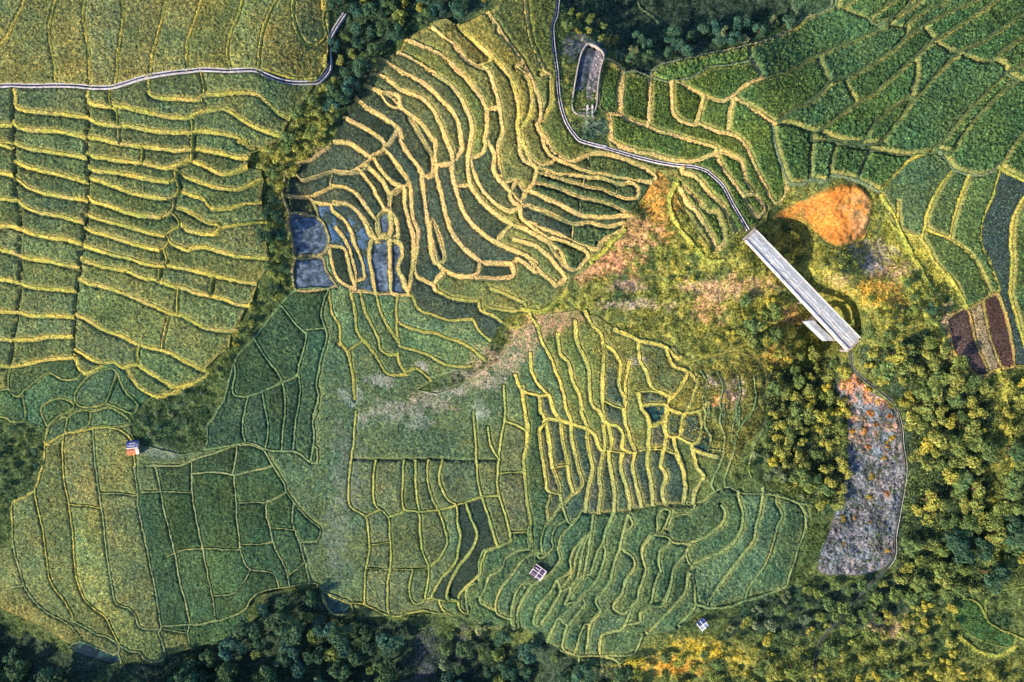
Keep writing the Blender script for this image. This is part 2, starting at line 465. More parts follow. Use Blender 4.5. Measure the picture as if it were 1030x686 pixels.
LINES['H'] = '''
d2 -10,440 20,510 60,530 105,538 150,535
d2 22,515 40,620 | d3 40,80 50,150 45,220 35,280 40,380 50,480 60,570 65,640 | d4 70,60
d2 65,180 95,220 120,300 160,370 180,430 210,510 225,590 | d3 235,70 250,110 255,180 270,260 290,340 300,400 240,460 210,492
d2 65,340 70,430 110,500 150,540 170,600 200,650 | d3 212,108
d2 105,538 110,620 | d3 120,70 130,110 105,150 115,250 130,340 140,420 150,432 140,500 140,585
d3 120,115 150,95 205,105 325,140
d3 135,112 150,180 160,270 170,330 195,400 205,470 210,492
d3 205,108 215,200 235,300 240,360 262,440
d2 190,250 200,340 240,390 260,470 290,530 300,600 | d3 295,60 315,110 330,150 325,190 345,280 350,330 330,420 315,515
d2 270,190 280,290 310,360 335,430 335,520 355,590 | d3 380,60 402,105
d3 325,140 360,170 380,230 395,245
d2 315,150 350,220 385,250 400,310 400,400 395,480 395,560 | d3 400,100 405,230 380,340 385,430 375,530
d2 520,380 500,480 500,560 | d3 495,60 500,110 520,180 545,245
d3 402,105 430,125 465,130 490,170 485,230 525,250
d3 425,130 438,200 425,255 435,340 450,420 445,525
d3 490,250 480,330 505,400 520,480 515,520
d2 560,520 575,600 | d3 600,80 610,130 605,200 610,235
d3 545,245 535,330 550,400 575,505
d3 610,235 605,320 620,400 625,495
thin d3 605,225 650,228 682,205
d3 610,30 690,35 682,105 640,122 610,128
d3 690,35 700,50 685,110 690,170 740,180 755,150 765,70
d3 690,172 680,240 665,310 690,360 670,430 680,495
d3 720,180 740,260 765,330 775,410 765,492
d3 740,180 810,210 840,190 850,150 845,60
d3 805,215 830,320 860,360 820,430 810,490
d3 805,232 860,255 930,272
thin d3 405,240 490,252 540,248 610,238 665,240 740,260
ditch d3 315,525 345,532 420,527 500,520 570,505 630,495 690,490 760,492 830,490
thin d3 165,325 235,308
thin d3 150,432 195,440
d3 140,585 175,540 212,490
thin d2 395,560 460,590 500,600
thin d2 560,520 640,520 700,540 690,600
thin d2 690,590 760,620
d2 740,370 690,320 640,300 560,285 520,260 450,240
d2 402,300 450,335 480,400 470,480 500,560
d2 600,430 620,500 690,535
d2 690,330 720,400 790,430 830,480
d2 790,430 740,520 700,560
d2 830,480 800,580 760,650
d3 700,50 760,70 845,60 880,20
d2 560,300 570,380 600,430
'''
LINES['I'] = '''
g0 310,420 200,470 120,500 95,600 | g1 90,100 20,150 -10,200 10,330
g0 470,470 380,490 290,560 270,620 | g1 170,80 140,180 100,240 110,275 200,320
g0 550,500 460,530 390,600 350,670 | g1 330,80 250,180 220,290 230,350 290,385
g0 480,300 470,400 480,480
g0 600,290 570,400 570,500 550,500
g0 760,250 680,300 650,380 660,460 600,520 550,540
g0 730,110 650,230 605,300
g0 735,150 790,280 850,220
g0 880,180 830,260 720,380 700,480 710,560 640,650 | g1 560,100 510,135 430,130 370,220 345,340 350,450
g1 510,135 430,250 390,350 390,450
g0 910,370 830,470 790,560 800,640 | g1 700,100 640,200 570,270 520,360 510,430
g1 700,110 720,190 660,300 610,380 550,450
h0 60,390 20,480 -10,560 | g1 820,20 760,120 700,170
h0 130,230 110,340 70,400 40,520 20,640 | g1 830,120 760,170 720,190
h0 110,340 100,430 80,540 60,660 | h1 20,80 -40,150 | g1 790,230
h0 215,410 170,480 140,560 110,660 | h1 60,60 0,150 -50,215 -90,290
h0 290,190 230,330 210,420 220,520 190,640 | h1 130,140 60,200 0,260 -60,280
h0 400,210 360,340 340,440 300,560 270,680 | h1 260,120 200,200 150,260 190,330
h0 345,470 430,530 450,600 400,680 | h1 370,130 350,200 280,310 360,355 400,330
h0 410,220 430,290 380,330
h0 570,370 510,450 500,520 530,620 520,680 | h1 480,190 470,260 430,290 390,420 340,480 200,520 180,580 180,690
h0 690,450 640,480 630,560 650,680 | h1 640,40 600,160 590,240 570,300 490,360 490,420 390,440
h0 880,430 830,520 750,620 | h1 720,160 660,290 590,300
i0 30,430 0,520 | h0 900,640 | h1 860,40 830,200 760,290 680,370 560,490 500,520
thin h0 620,320 620,230 660,170 720,180 690,280 650,340
thin h0 700,330 740,230 850,200 900,160
h0 600,360 700,380 740,420 880,430 | i0 0,430 120,390 220,330 290,260 300,180 270,130
h1 910,230 | i0 50,600 180,530 300,480 390,390 430,300 440,200 400,60
h1 900,330 840,390 780,440
i0 590,-10 580,150 540,290 520,400 430,530 310,680 | e4 60,310
i0 700,50 700,120 740,220 700,300 670,420 620,560 550,680 | e4 235,260 230,305
i0 860,110 915,200 910,340 860,460 830,580 790,680 | e4 430,200 420,240 380,260 300,290 230,310 150,340 50,340 0,330
e3 310,440 375,450 470,480 510,490
h1 190,330 110,440 90,560 70,670
h1 60,440 20,560 -10,640
g1 910,210 820,290 740,370 690,420 640,520
g1 770,450 740,560 740,630 830,670
g1 740,430 770,450 830,380 910,290
thin e3 240,90 190,160 180,230 150,320 130,370
thin e3 -40,480 20,480 90,430 145,410 220,440 312,440
thin e3 310,140 280,200 260,250 240,330
thin e3 -15,225 60,260 100,275
thin e3 90,240 130,250 100,330 70,400 90,430
d4 205,540 290,562 380,565 470,590 480,640
d4 380,562 470,560 540,550 580,462
d4 390,570 395,640
d4 290,562 280,630
'''
LINES['I'] += '''thin e3 60,30 40,120 70,180 60,240
thin e3 130,20 110,110 130,170 125,245
thin e3 200,40 170,130 165,200
thin e2 20,420 50,480 30,560 55,640 | e3 60,30
thin e2 100,430 125,500 110,580 130,640 | e3 130,20
thin e2 190,440 205,520 185,600 200,680 | e3 200,40
thin e2 265,440 275,560 245,640 | e3 240,90
'''
LINES['J'] = '''
d0 610,350 640,310 720,285 820,265 | e0 40,252 130,235 240,208 330,185 430,140 490,90 560,65 625,38
d0 610,350 680,375 730,372 820,345 | e0 60,312 150,300 245,280
e0 240,208 250,260 290,330 310,357
e0 305,357 400,330 520,270 640,220 760,170 850,130 | f0 320,80 400,30 450,-20
e0 308,357 230,390 170,440 115,465 40,440 | d0 840,432 780,400 730,372
e0 172,448 250,495 350,560 372,572
e0 372,572 430,520 500,480 560,440 620,380 700,355 780,310 850,265 | f0 330,210 370,170 435,128 480,100 560,60 650,20 710,-20
e0 555,260 590,340 618,380
e0 672,372 700,430 732,478
e0 372,572 440,580 550,612 600,580 700,500 800,440 | f0 300,360 400,270 480,200 560,150 650,90 740,30 800,-20
e0 550,612 620,640 760,652 800,590 860,530 | f0 330,485 390,452
e0 625,38 670,48 780,92 795,112 | f0 265,120 345,130 362,165
e0 668,45 740,-20
e0 780,92 870,30 940,-20
e0 795,112 860,95 | f0 345,60 410,-20
f0 358,160 370,110 430,60 520,20 570,-20
f0 435,130 490,185
f0 488,195 540,225 592,246 680,210 780,150 850,100 930,60
f0 240,665 320,570 400,463 460,400 540,310 592,262
f0 404,275 405,370 385,445 405,458
f0 592,250 700,290 742,290 800,240 860,200 930,165
f0 745,285 790,295 830,335 930,285
f0 830,338 760,400 680,480 600,570 520,665 | f1 480,60 460,68
f0 832,338 880,368 930,395
f0 840,380 880,368
f0 878,375 800,430 700,530 600,650 | f1 560,70
f1 560,70 600,30
f0 930,590 880,640 845,686 | f1 800,120
f0 -30,610 80,660 200,670 262,655
e1 352,-70 360,0 375,60 400,140 425,203 500,207 515,190 600,192 608,168 730,187 840,247
e1 535,-15 525,60 515,190
e1 650,15 620,90 606,170
e1 800,48 770,110 738,187
e1 530,10 640,15 660,25 800,50 | f1 300,70 380,78 462,66
e1 520,-10 535,10
e1 840,247 880,200 | f1 350,130 400,90 462,66
f1 515,58 560,105 590,140 672,166 740,160 800,120
f1 462,66 515,58 560,70
f1 800,120 830,150 930,195
f1 588,140 520,230 480,310 460,365 455,410
f1 665,166 620,270 590,360 570,460
f1 805,130 760,290 720,380 715,480 760,580 800,690 | f2 800,70
f1 930,250 870,350 855,450 860,560 855,686 | f2 850,60 880,170 930,350
f1 452,410 520,440 600,480 660,530 700,590 740,680 | f2 755,75 735,100
e1 95,58 150,70 210,110 230,200 270,250 312,322 282,362 230,280 180,210 120,130 95,58
e1 225,262 270,250
e1 235,40 270,120 310,200 365,295 412,255 402,140
d0 400,285 480,320 465,420 470,522 420,522 378,482 400,285
d0 488,338 540,333 612,355
d0 488,335 485,430 485,528 540,560 605,585 680,610 780,640 915,682 | e1 95,58
d0 613,352 610,480 605,585
d0 712,375 715,510 740,550 820,575 | e0 0,562 60,590 140,612 150,540 168,450
d0 860,452 840,520 825,575
e0 40,440 10,540 0,562
d0 425,522 435,590 440,650 530,690 | d1 640,75 760,102 850,92 880,75
d0 425,522 485,528
e0 140,612 200,640 235,686
e0 530,610 520,640 530,690
d1 760,150 820,170 880,240 | e1 120,300 180,410
d1 745,205 800,250 880,340 | e1 90,330 130,470 100,500 70,440 0,330 | d1 790,300 745,215
'''
LINES['J'] += '''f1 245,245 270,300 290,380 340,425 440,460 515,580 600,670 | f2 622,105 632,145
f1 455,410 440,460
f1 330,290 340,425
'''
LINES['K'] = '''
c0 20,535 80,565 150,600 210,650 215,686 | c1 160,75
c0 80,450 130,490 200,530 270,580 300,640 | c1 290,0 330,70 370,120 400,170 430,165 440,130 430,70 390,0 | c0 350,570 330,545
c0 130,395 200,425 280,440 290,490 340,530 400,580 440,640 | c1 450,0 450,80 460,180 480,260 500,350 530,430 570,490 620,530 660,562
thin c0 195,430 240,445 282,490 240,485 200,440
c0 150,345 220,360 290,410 370,440 430,490 470,560 500,640 | c1 500,0 530,80 530,160 550,240 580,330 630,400 690,450 742,480 790,500 860,530 915,570
c0 190,270 240,300 310,340 370,365 430,410 480,460 530,510 560,570 570,640 | c1 575,45 545,90 532,100
c0 280,245 350,280 420,320 480,360 540,410 580,470 610,540 620,600 | c1 605,60 600,150 620,220 670,290 740,350 800,388 860,412 | d1 90,440 145,470 200,520 235,595
c0 320,188 400,220 480,260 540,310 590,360 640,420 680,490 690,560 | c1 680,0 680,40 660,70 615,92 650,200 690,260 750,310 790,330 840,310 850,300
c0 425,128 480,170 540,210 590,270 650,305 690,320 720,390 740,470 755,560 760,610 | c1 735,50 750,150 760,200 830,280
c0 555,120 620,180 690,240 740,290 790,350 820,430 835,520 830,600 | c1 870,60 890,110 | d1 90,130
c0 692,58 740,130 790,210 840,270 880,340 915,420 | d0 110,480 110,550 90,575 140,650 | d1 120,0 150,70 230,110 330,150 400,160 480,180 560,190 620,200
c0 860,-20 870,100 890,200 | d0 90,250 130,330 155,340 155,480 115,560
d0 110,345 155,340
d0 0,310 50,360 70,440 60,530 20,590 | c0 830,600
c0 650,300 692,285
c0 690,500 745,490
c1 -20,10 50,15 110,50 150,80 172,72 215,45 | c0 280,590
c1 -20,145 60,150 100,130 140,100 160,75
c1 165,78 200,140 260,200 310,218 332,195
c1 205,40 250,80 290,140 332,195
c1 130,120 180,160 220,210 245,250 290,220 310,218
c1 100,140 150,200 190,270 215,322
c1 -20,215 50,225 100,270 150,330 182,372
c1 -20,285 50,300 100,340 130,390 150,440 182,455
c1 -20,330 30,370 60,420 80,480 110,550 125,640 | c2 75,10
c1 -10,400 40,470 70,560 85,640 | c2 65,60
c1 182,372 215,325 240,330 240,440 190,440 182,372
c1 245,245 240,330 270,370 275,455 240,450
c1 310,216 310,300 330,370 350,450 350,540 340,640 | c2 325,60
c1 332,195 340,290 350,370 370,430 360,520 360,620 440,670 | c2 450,55
c1 390,165 400,250 410,330 420,400 440,500 460,570 490,600 560,630 640,620 655,565
c1 430,370 450,400 480,490 490,560 450,570 430,480 425,380
c1 485,115 528,108
c1 550,215 615,210
c1 690,10 720,70 720,140 745,190
c1 740,458 800,395
c1 655,565 720,570 800,575 805,630 640,640
c1 800,575 830,550 915,610 | d1 60,560 110,610 180,668
c1 840,310 850,370 915,395 | d1 60,395 140,450
c1 240,455 165,455 150,500 150,560 165,640 | c2 170,40 180,70
c1 240,455 245,640 | c2 250,70 330,75
c1 240,458 290,480 300,530 280,590 300,640 | c2 330,75
c2 60,60 120,60 180,70 250,72
c1 440,670 492,605
d1 10,-10 30,90 90,130 80,200 40,235 0,190 | c1 760,200
d1 130,-10 170,60 250,100 330,70 400,65 500,95 600,140 640,180 610,192
thin d1 330,70 325,145
d1 40,10 60,80 110,120 160,107
d1 90,130 200,160 310,170 400,180 470,205 530,200 558,225 550,268 480,268 400,235 310,212 190,180 90,150
thin d1 310,165 305,212
thin d1 465,205 455,255
d1 80,200 180,220 290,265 400,290 490,330 520,345 450,352 380,357 300,347 200,300 80,245 40,235
thin d1 290,265 290,345
d1 20,305 100,320 200,365 260,390 330,385 420,400 490,385 490,415 380,470 370,500 300,490 200,440 100,405 30,370 20,305
thin d1 262,388 255,465
d1 150,455 220,470 330,530 270,600 230,590 180,530 150,480 150,455
d1 -20,455 90,490 150,540 200,600 225,640 190,665
d1 0,190 -30,260 10,300 40,240
d1 30,370 80,410 145,455
b1 510,345 650,368 690,450 690,490 660,530 540,548 520,480 510,345
b1 540,548 660,545 680,600 730,680 | b2 720,35 690,45 540,50 | b1 540,548
b1 690,490 760,500 790,600 815,690 | b2 790,50
b1 690,495 720,620 760,665 815,690
b1 487,180 500,150 530,150 570,190 610,180 690,150 760,155 830,150 870,125 880,110
b1 480,260 600,265 660,240 720,215 790,230 840,270 890,340 915,372
b1 620,290 700,300 760,290 810,320 860,370 890,430 915,475
b1 705,152 700,222
b1 487,180 480,260 510,345
b1 650,368 620,290 600,266
b1 550,108 610,90 700,20
'''
LINES['R'] = '''
f2 565,190 655,140 690,290 745,435 690,445 640,380 600,350 565,190
f2 730,100 800,75 870,400 805,407 730,100
f2 655,140 735,100
f2 745,435 805,407
'''
LINES['Q'] = '''
f2 340,-10 420,80 470,170 530,235 555,330
f2 560,-20 610,60 650,135
f2 800,430 830,560 850,680 | f3 850,150 860,300 840,450
f1 255,260 300,330 370,480 440,600 480,680 | f2 500,60
f4 880,520 800,560 700,540 620,480
d1 740,190 700,290 740,400 820,500 | e1 60,560 130,560
d1 500,420 440,470 400,520 340,560
d2 20,140 120,150 230,60
'''
LINES['T'] = '''
d0 550,-20 570,40 620,75 660,118
e0 640,-30 640,20 625,38
e0 445,0 450,45 500,70 570,60 620,30 625,-20
'''
LINES['P'] = '''
f4 740,300 800,265 930,245
f4 740,300 740,390 800,440 930,492
f4 740,390 700,320 640,300 600,330 590,390 640,450 740,500 860,525 880,490
'''
CANALS = {
 'west': 'a0 -200,397 -20,395 50,392 140,395 260,393 350,395 430,402 520,400 580,382 650,360 720,345 800,333 | b0 60,325 110,320 230,325 350,322 400,345 470,372 540,382 640,380 670,355 695,320 692,200 710,150 765,65',
 'east': 'd0 195,-200 190,0 180,80 165,120 170,220 185,330 195,450 225,560 280,640 310,655 420,680 | d1 330,20 420,45 540,80 640,105 740,122 820,130 880,150 | e1 60,155 120,210 170,300 210,370 238,420',
 'south': 'e2 705,335 715,410 760,460 830,510 880,550 | f2 310,575 335,640 | f3 325,60 345,130 355,220 370,310 365,390 350,470 335,560 320,650 | f4 322,60 312,120 260,180 180,260 | e4 700,330 610,450 560,520 540,640 535,690 530,880',
}

WILD = {
 'ravine': [(333,-42),(332,38),(331,68),(318,84),(308,100),(291,122),(285,140),(254,156),(250,168),(265,173),(266,184),(264,205),(266,216),(271,225),(268,243),(271,259),(267,273),(259,284),(256,302),(246,313),(239,331),(233,337),(231,350),(219,359),(208,370),(205,384),(218,392),(222,405),(226,406),(236,367),(239,359),(258,337),(282.7,305.5),(298,293),(297,260),(291,216),(285,197),(287,179),(296,172),(313,160),(333,146),(345,117),(358,97),(368,83),(373,72),(381,57),(401,52),(406,41),(421,33),(434,26),(449,22),(462,25),(491,12),(500,6),(503,-42)],
 'scrub': [(141,406),(150,400),(164,399),(180,391),(205,384),(218,392),(222,405),(209,430),(205,452),(182,457),(166,453),(146,448),(134,440),(132,424),(128,415)],
 'bank': [(-42,425),(28,424),(46,430),(46,445),(44,465),(36,492),(24,501),(13,505),(13,530),(14,550),(-42,552)],
 'gully': [(562,-42),(559,15),(556,27),(559,60),(563,100),(570,122),(583,141),(600,144),(612,147),(613,118),(602,106),(603,85),(608,62),(626,70),(632,74),(653.3,76.5),(660,68),(677,62),(699,58),(728,51),(752,45),(772,40),(794,31),(807,20),(822,14),(836.6,8.3),(838,-42)],
 'east': [(662,170),(675,172),(683,187),(681,200),(690,215),(705,238),(716,254),(725,252),(729,243),(740,235),(752,231),(765,228),(770,222),(772,213),(785,204),(792,185),(808,186),(813,181.5),(831,182),(833,177),(860,181),(884,193.5),(888,205),(893,222),(905,232),(926,240),(943,267),(961,286),(966,303),(968,312),(953.5,321.5),(961,356),(970,363),(981,377),(993,375),(1006,369),(1020,367),(1072,367),(1072,728),(711,728),(711,612),(735,605),(785,592),(792,588),(800,560),(806,536),(811,507),(803,505),(782,498),(768,492),(756,480),(737,488),(735,472),(757,455),(760,440),(767,430),(770,415),(771,367),(740,352),(690,365),(680,350),(662,345),(648,343),(633,338),(620,330),(600,318),(580,312),(560,315),(545,317),(525,332),(512,347),(500,364),(480,376),(462,388),(440,396),(420,392),(440,380),(470,370),(487,357),(495,340),(505,325),(510,318),(540,312),(560,300),(570,290),(575,280),(588,272),(600,262),(605,250),(610,240),(625,230),(632,218),(640,205),(648,195),(655,185)],
 'south': [(-42,600),(0,610),(22,620),(45,632),(65,645),(78,657),(110,668),(125,665),(160,668),(167,660),(189,653),(215,645),(245,637),(250,612),(263,598),(290,592),(312,587),(322,592),(326,610),(345,622),(352,608),(370,620),(400,619),(440,617),(452,617),(462,620),(478,627),(490,632),(508,634),(522,630),(538,640),(560,650),(567,655),(582,664),(605,670),(622,668),(640,658),(645,640),(680,632),(711,612),(711,728),(-42,728)],
}
SOIL = [(772,221),(790,209),(806,201),(822,193),(842,185),(858,184),(870,190),(877,201),(877,216),(873,232),(866,243),(852,248),(838,248),(828,243),(818,232),(806,225),(790,224),(772,221)]
STRIP = [(853,372),(866,383),(878,395),(893,405),(903,420),(907,440),(911,470),(908,500),(902,540),(899,556),(890,570),(866,578),(845,578),(828,577),(822,570),(835,530),(845,500),(852,475),(853,440),(852,420),(845,398),(840,390),(848,380),(853,372)]
# ------------------------------------------------------------------ blocks of terraces
BLOCKS = {
 # crop colour, crop height, bund half width, bund colour, bund height, crop gap, name, category, label
 'A': dict(crop=(.112,.142,.066), ch=.75, w=2.0, bund=(.42,.35,.085), bh=.30, gap=1.0, label='long strips of green rice above the pale canal in the top left corner', name='rice_field', cat='rice field'),
 'B': dict(crop=(.068,.108,.060), ch=.75, w=2.6, bund=(.47,.385,.085), bh=.32, gap=1.2, label='stack of narrow green rice terraces with bright yellow bunds below the pale canal', name='rice_terraces', cat='rice terraces'),
 'C': dict(crop=(.060,.100,.056), ch=.6, w=1.6, bund=(.20,.22,.08), bh=.4, gap=1.2, label='cluster of small rounded plots above the blue roofed hut', name='garden_plots', cat='field'),
 'D': dict(crop=(.098,.136,.068), ch=.7, w=1.4, bund=(.19,.225,.12), bh=.4, gap=1.3, label='fan of long rice paddies spreading below the blue roofed hut', name='rice_field', cat='rice field'),
 'E': dict(crop=(.034,.068,.046), ch=.8, w=1.6, bund=(.16,.22,.11), bh=.5, gap=1.4, label='group of dark green paddies with pale bunds below the wooded ravine', name='rice_field', cat='rice field'),
 'F': dict(crop=(.084,.122,.066), ch=.5, w=2.1, bund=(.30,.27,.075), bh=.35, gap=1.3, label='overgrown grassy terraces directly below the blue flooded paddies', name='grass_terraces', cat='terraces'),
 'G': dict(crop=(.074,.102,.060), ch=.6, w=1.7, bund=(.28,.29,.09), bh=.5, gap=1.4, label='tall narrow paddies left of the lower fan, one of them dark and bare', name='rice_field', cat='rice field'),
 'H': dict(crop=(.048,.074,.058), ch=.5, w=2.6, bund=(.44,.37,.09), bh=.45, gap=1.0, label='thin wavy terraces with yellow edges in the lower centre', name='rice_terraces', cat='rice terraces'),
 'I': dict(crop=(.050,.088,.054), ch=.8, w=1.9, bund=(.185,.235,.105), bh=.45, gap=.9, soft=1.2, label='curved fan of green terraces around the small purple roofed hut', name='rice_terraces', cat='rice terraces'),
 'J': dict(crop=(.052,.098,.038), ch=1.7, w=1.9, bund=(.12,.15,.11), bh=.10, gap=1.8, label='tall hedge-like crop plots split by narrow paths in the top right', name='crop_field', cat='field'),
 'K': dict(crop=(.034,.047,.037), ch=.45, w=3.0, bund=(.48,.35,.14), bh=.40, gap=1.2, label='fan of curved dark terraces with wide ochre banks and blue flooded paddies', name='rice_terraces', cat='rice terraces'),
 'Q': dict(crop=(.08,.11,.04), ch=.5, w=2.8, bund=(.36,.34,.07), bh=.5, gap=1.0, label='curved yellow-green grass banks on the open slope around the bridge', name='grass_banks', cat='bank'),
 'R': dict(crop=(.055,.040,.038), ch=.15, w=1.9, bund=(.33,.24,.08), bh=.3, gap=1.2, label='two bare brown tilled plots near the right edge', name='tilled_plots', cat='field'),
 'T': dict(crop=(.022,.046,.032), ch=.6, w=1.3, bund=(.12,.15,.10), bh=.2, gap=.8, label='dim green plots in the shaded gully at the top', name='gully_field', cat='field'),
 'P': dict(crop=(.038,.080,.032), ch=.35, w=1.3, bund=(.16,.17,.05), bh=.35, gap=1.1, label='two rounded dark green paddies near the lower right corner', name='rice_field', cat='rice field'),
}
LINES['D'] += '\nb4 660,275 720,290 790,320 795,365 720,375 680,340 660,275\n'
SEEDS = [  # plan position, kind of plot
 (311,238,'water'),(315,278,'water'),(387,225,'water'),(401,262,'water'),(384,262,'water'),(368.5,281,'water'),(364,232,'wet'),(428,160,'water'),
 (392,132,'dark'),(356,222,'wet'),(352,245,'wet'),(423,180,'wet'),(430,150,'wet'),
 (662,415,'pool'),(640,422,'dark'),(425,291,'dark'),(462,287,'dark'),(500,270,'dark'),
 (96,639,'pool'),(94,654,'pool'),(135,662,'pool'),(154,659,'pool'),(342,606,'pool'),
 (1011,617,'paddy'),(979,628,'paddy'),(970,339,'tilled'),(1005,332,'tilled'),(987,330,'tan'),(1007,216,'mud'),
 (482,531,'bare'),(466,527,'bare'),(497,540,'bare'),(620,345,'crop'),(340,262,'dark'),(340,280,'dark'),(705,451,'pool'),
]

def catmull(pts, step=2.6):
    P = np.array(pts, float)
    closed = len(P) > 3 and np.hypot(*(P[0] - P[-1])) < 1e-6
    if len(P) < 3:
        n = max(2, int(np.hypot(*(P[-1] - P[0])) / step) + 1)
        t = np.linspace(0, 1, n)[:, None]
        return P[0] * (1 - t) + P[-1] * t
    if closed: Q = np.vstack([P[-2], P, P[1]])
    else: Q = np.vstack([2 * P[0] - P[1], P, 2 * P[-1] - P[-2]])
    out = []
    for i in range(1, len(Q) - 2):
        p0, p1, p2, p3 = Q[i - 1], Q[i], Q[i + 1], Q[i + 2]
        n = max(1, int(round(np.hypot(*(p2 - p1)) / step)))
        d = np.hypot(*(p2 - p1)) + 1e-6
        m1 = (p2 - p0) / (np.hypot(*(p2 - p1)) + np.hypot(*(p1 - p0)) + 1e-6) * d
        m2 = (p3 - p1) / (np.hypot(*(p3 - p2)) + np.hypot(*(p2 - p1)) + 1e-6) * d
        for k in range(n):
            t = k / n
            out.append((2*t**3-3*t*t+1)*p1 + (t**3-2*t*t+t)*m1*.9 + (-2*t**3+3*t*t)*p2 + (t**3-t*t)*m2*.9)
    out.append(Q[-2])
    return np.array(out)

X0, X1, Y0, Y1 = -42.0, 1072.0, -42.0, 728.0
lines = []     # dicts: blk, style, pts
for blk, txt in LINES.items():
    for row in txt.strip().split('\n'):
        row = row.strip()
        if not row: continue
        style = 'bund'
        for s in ('ditch', 'thin'):
            if row.startswith(s): style = s; row = row[len(s):]
        lines.append(dict(blk=blk, style=style, pts=catmull(parse(row))))
canals = {}
for k, t in CANALS.items():
    c = catmull(parse(t), 2.2); canals[k] = c
    lines.append(dict(blk=None, style='canal', pts=c))
for k, p in WILD.items():
    q_ = p + [p[0]]; run = [q_[0]]
    for a_, b_ in zip(q_[:-1], q_[1:]):
        if a_[0] == 711 and b_[0] == 711:            # no boundary between two pieces of the same wild ground
            if len(run) > 1: lines.append(dict(blk=None, style='edge', pts=np.array(run, float)))
            run = [b_]
        else: run.append(b_)
    if len(run) > 1: lines.append(dict(blk=None, style='edge', pts=np.array(run, float)))
lines.append(dict(blk=None, style='edge', pts=catmull(STRIP, 3)))
lines.append(dict(blk=None, style='edge', pts=catmull(SOIL, 3)))
# wobble, snap ends to neighbours, carry lines out past the frame
for i, L in enumerate(lines):
    p = L['pts']
    if L['style'] in ('bund', 'thin', 'ditch'):
        p = p + np.stack([vnoise(p[:, 0], p[:, 1], 7, 3) - .5, vnoise(p[:, 0], p[:, 1], 7, 4) - .5], 1) * 1.0
    L['pts'] = p
segA = np.vstack([L['pts'][:-1] for L in lines]); segB = np.vstack([L['pts'][1:] for L in lines])
segL = np.concatenate([np.full(len(L['pts']) - 1, i) for i, L in enumerate(lines)])
segI = np.concatenate([np.arange(len(L['pts']) - 1) for i, L in enumerate(lines)])
def snap(i, end):
    p = lines[i]['pts']
    e = p[-1] if end else p[0]; t = (p[-1] - p[-2]) if end else (p[0] - p[1])
    t = t / (np.hypot(*t) + 1e-9)
    if e[0] < 6 or e[0] > 1024 or e[1] < 6 or e[1] > 680:
        return e + t * 60
    far = (segL != i) | (np.abs(segI - (len(p) - 2 if end else 0)) > 8)
    A = segA[far]; B = segB[far]
    d = B - A; u = np.clip(((e - A) * d).sum(1) / ((d * d).sum(1) + 1e-9), 0, 1)
    q = A + d * u[:, None]; r = np.hypot(q[:, 0] - e[0], q[:, 1] - e[1])
    along = ((q - e) * t).sum(1)
    score = r - 0.25 * np.clip(along, 0, None)
    k = np.argmin(score)
    if r[k] < 9.0:
        v = q[k] - e; n = np.hypot(*v)
        return q[k] + (v / n * 0.25 if n > 1e-6 else 0)
    DANG.append((lines[i]['blk'], round(float(e[0])), round(float(e[1])), round(float(r[k]),1)))
    return None
DANG = []
newends = {}
for i, L in enumerate(lines):
    if L['style'] in ('edge', 'canal'): continue
    if np.hypot(*(L['pts'][0] - L['pts'][-1])) < 1.5: continue
    newends[i] = (snap(i, 0), snap(i, 1))
for i, (a, b) in newends.items():
    p = lines[i]['pts']
    if a is not None: p = np.vstack([a, p])
    if b is not None: p = np.vstack([p, b])
    lines[i]['pts'] = p

# distance (in plan units) to the nearest line, on a half-unit raster
RX, RY = int(X1 - X0) * 2, int(Y1 - Y0) * 2
def ras(x, y):
    return np.clip(((np.asarray(x) - X0) * 2).astype(int), 0, RX - 1), np.clip(((np.asarray(y) - Y0) * 2).astype(int), 0, RY - 1)
occ = np.zeros((RY, RX), bool); occb = np.zeros((RY, RX), bool)
for L in lines:
    p = L['pts']; n = np.maximum(1, (np.hypot(*(np.diff(p, axis=0)).T) / .4).astype(int))
    for a, b, k in zip(p[:-1], p[1:], n):
        if k > 400: k = 400
        t = np.linspace(0, 1, k + 1)[:, None]; s = a * (1 - t) + b * t
        m = (s[:, 0] > X0) & (s[:, 0] < X1) & (s[:, 1] > Y0) & (s[:, 1] < Y1)
        ix, iy = ras(s[m, 0], s[m, 1]); occ[iy, ix] = True
        if L['style'] != 'edge': occb[iy, ix] = True
DIST = np.full((RY, RX), 7.0, np.float32); DISTB = np.full((RY, RX), 7.0, np.float32)
offs = sorted([(math.hypot(dx, dy) / 2, dx, dy) for dx in range(-12, 13) for dy in range(-12, 13) if dx * dx + dy * dy <= 144], reverse=True)
for dd, dx, dy in offs:
    src = occ[max(0, -dy):RY - max(0, dy), max(0, -dx):RX - max(0, dx)]
    dst = DIST[max(0, dy):RY - max(0, -dy), max(0, dx):RX - max(0, -dx)]
    dst[src] = dd
    if dd < 5.2:
        src = occb[max(0, -dy):RY - max(0, dy), max(0, -dx):RX - max(0, dx)]; dst = DISTB[max(0, dy):RY - max(0, -dy), max(0, dx):RX - max(0, -dx)]; dst[src] = dd
def dist(x, y):
    ix, iy = ras(x, y); return DIST[iy, ix]

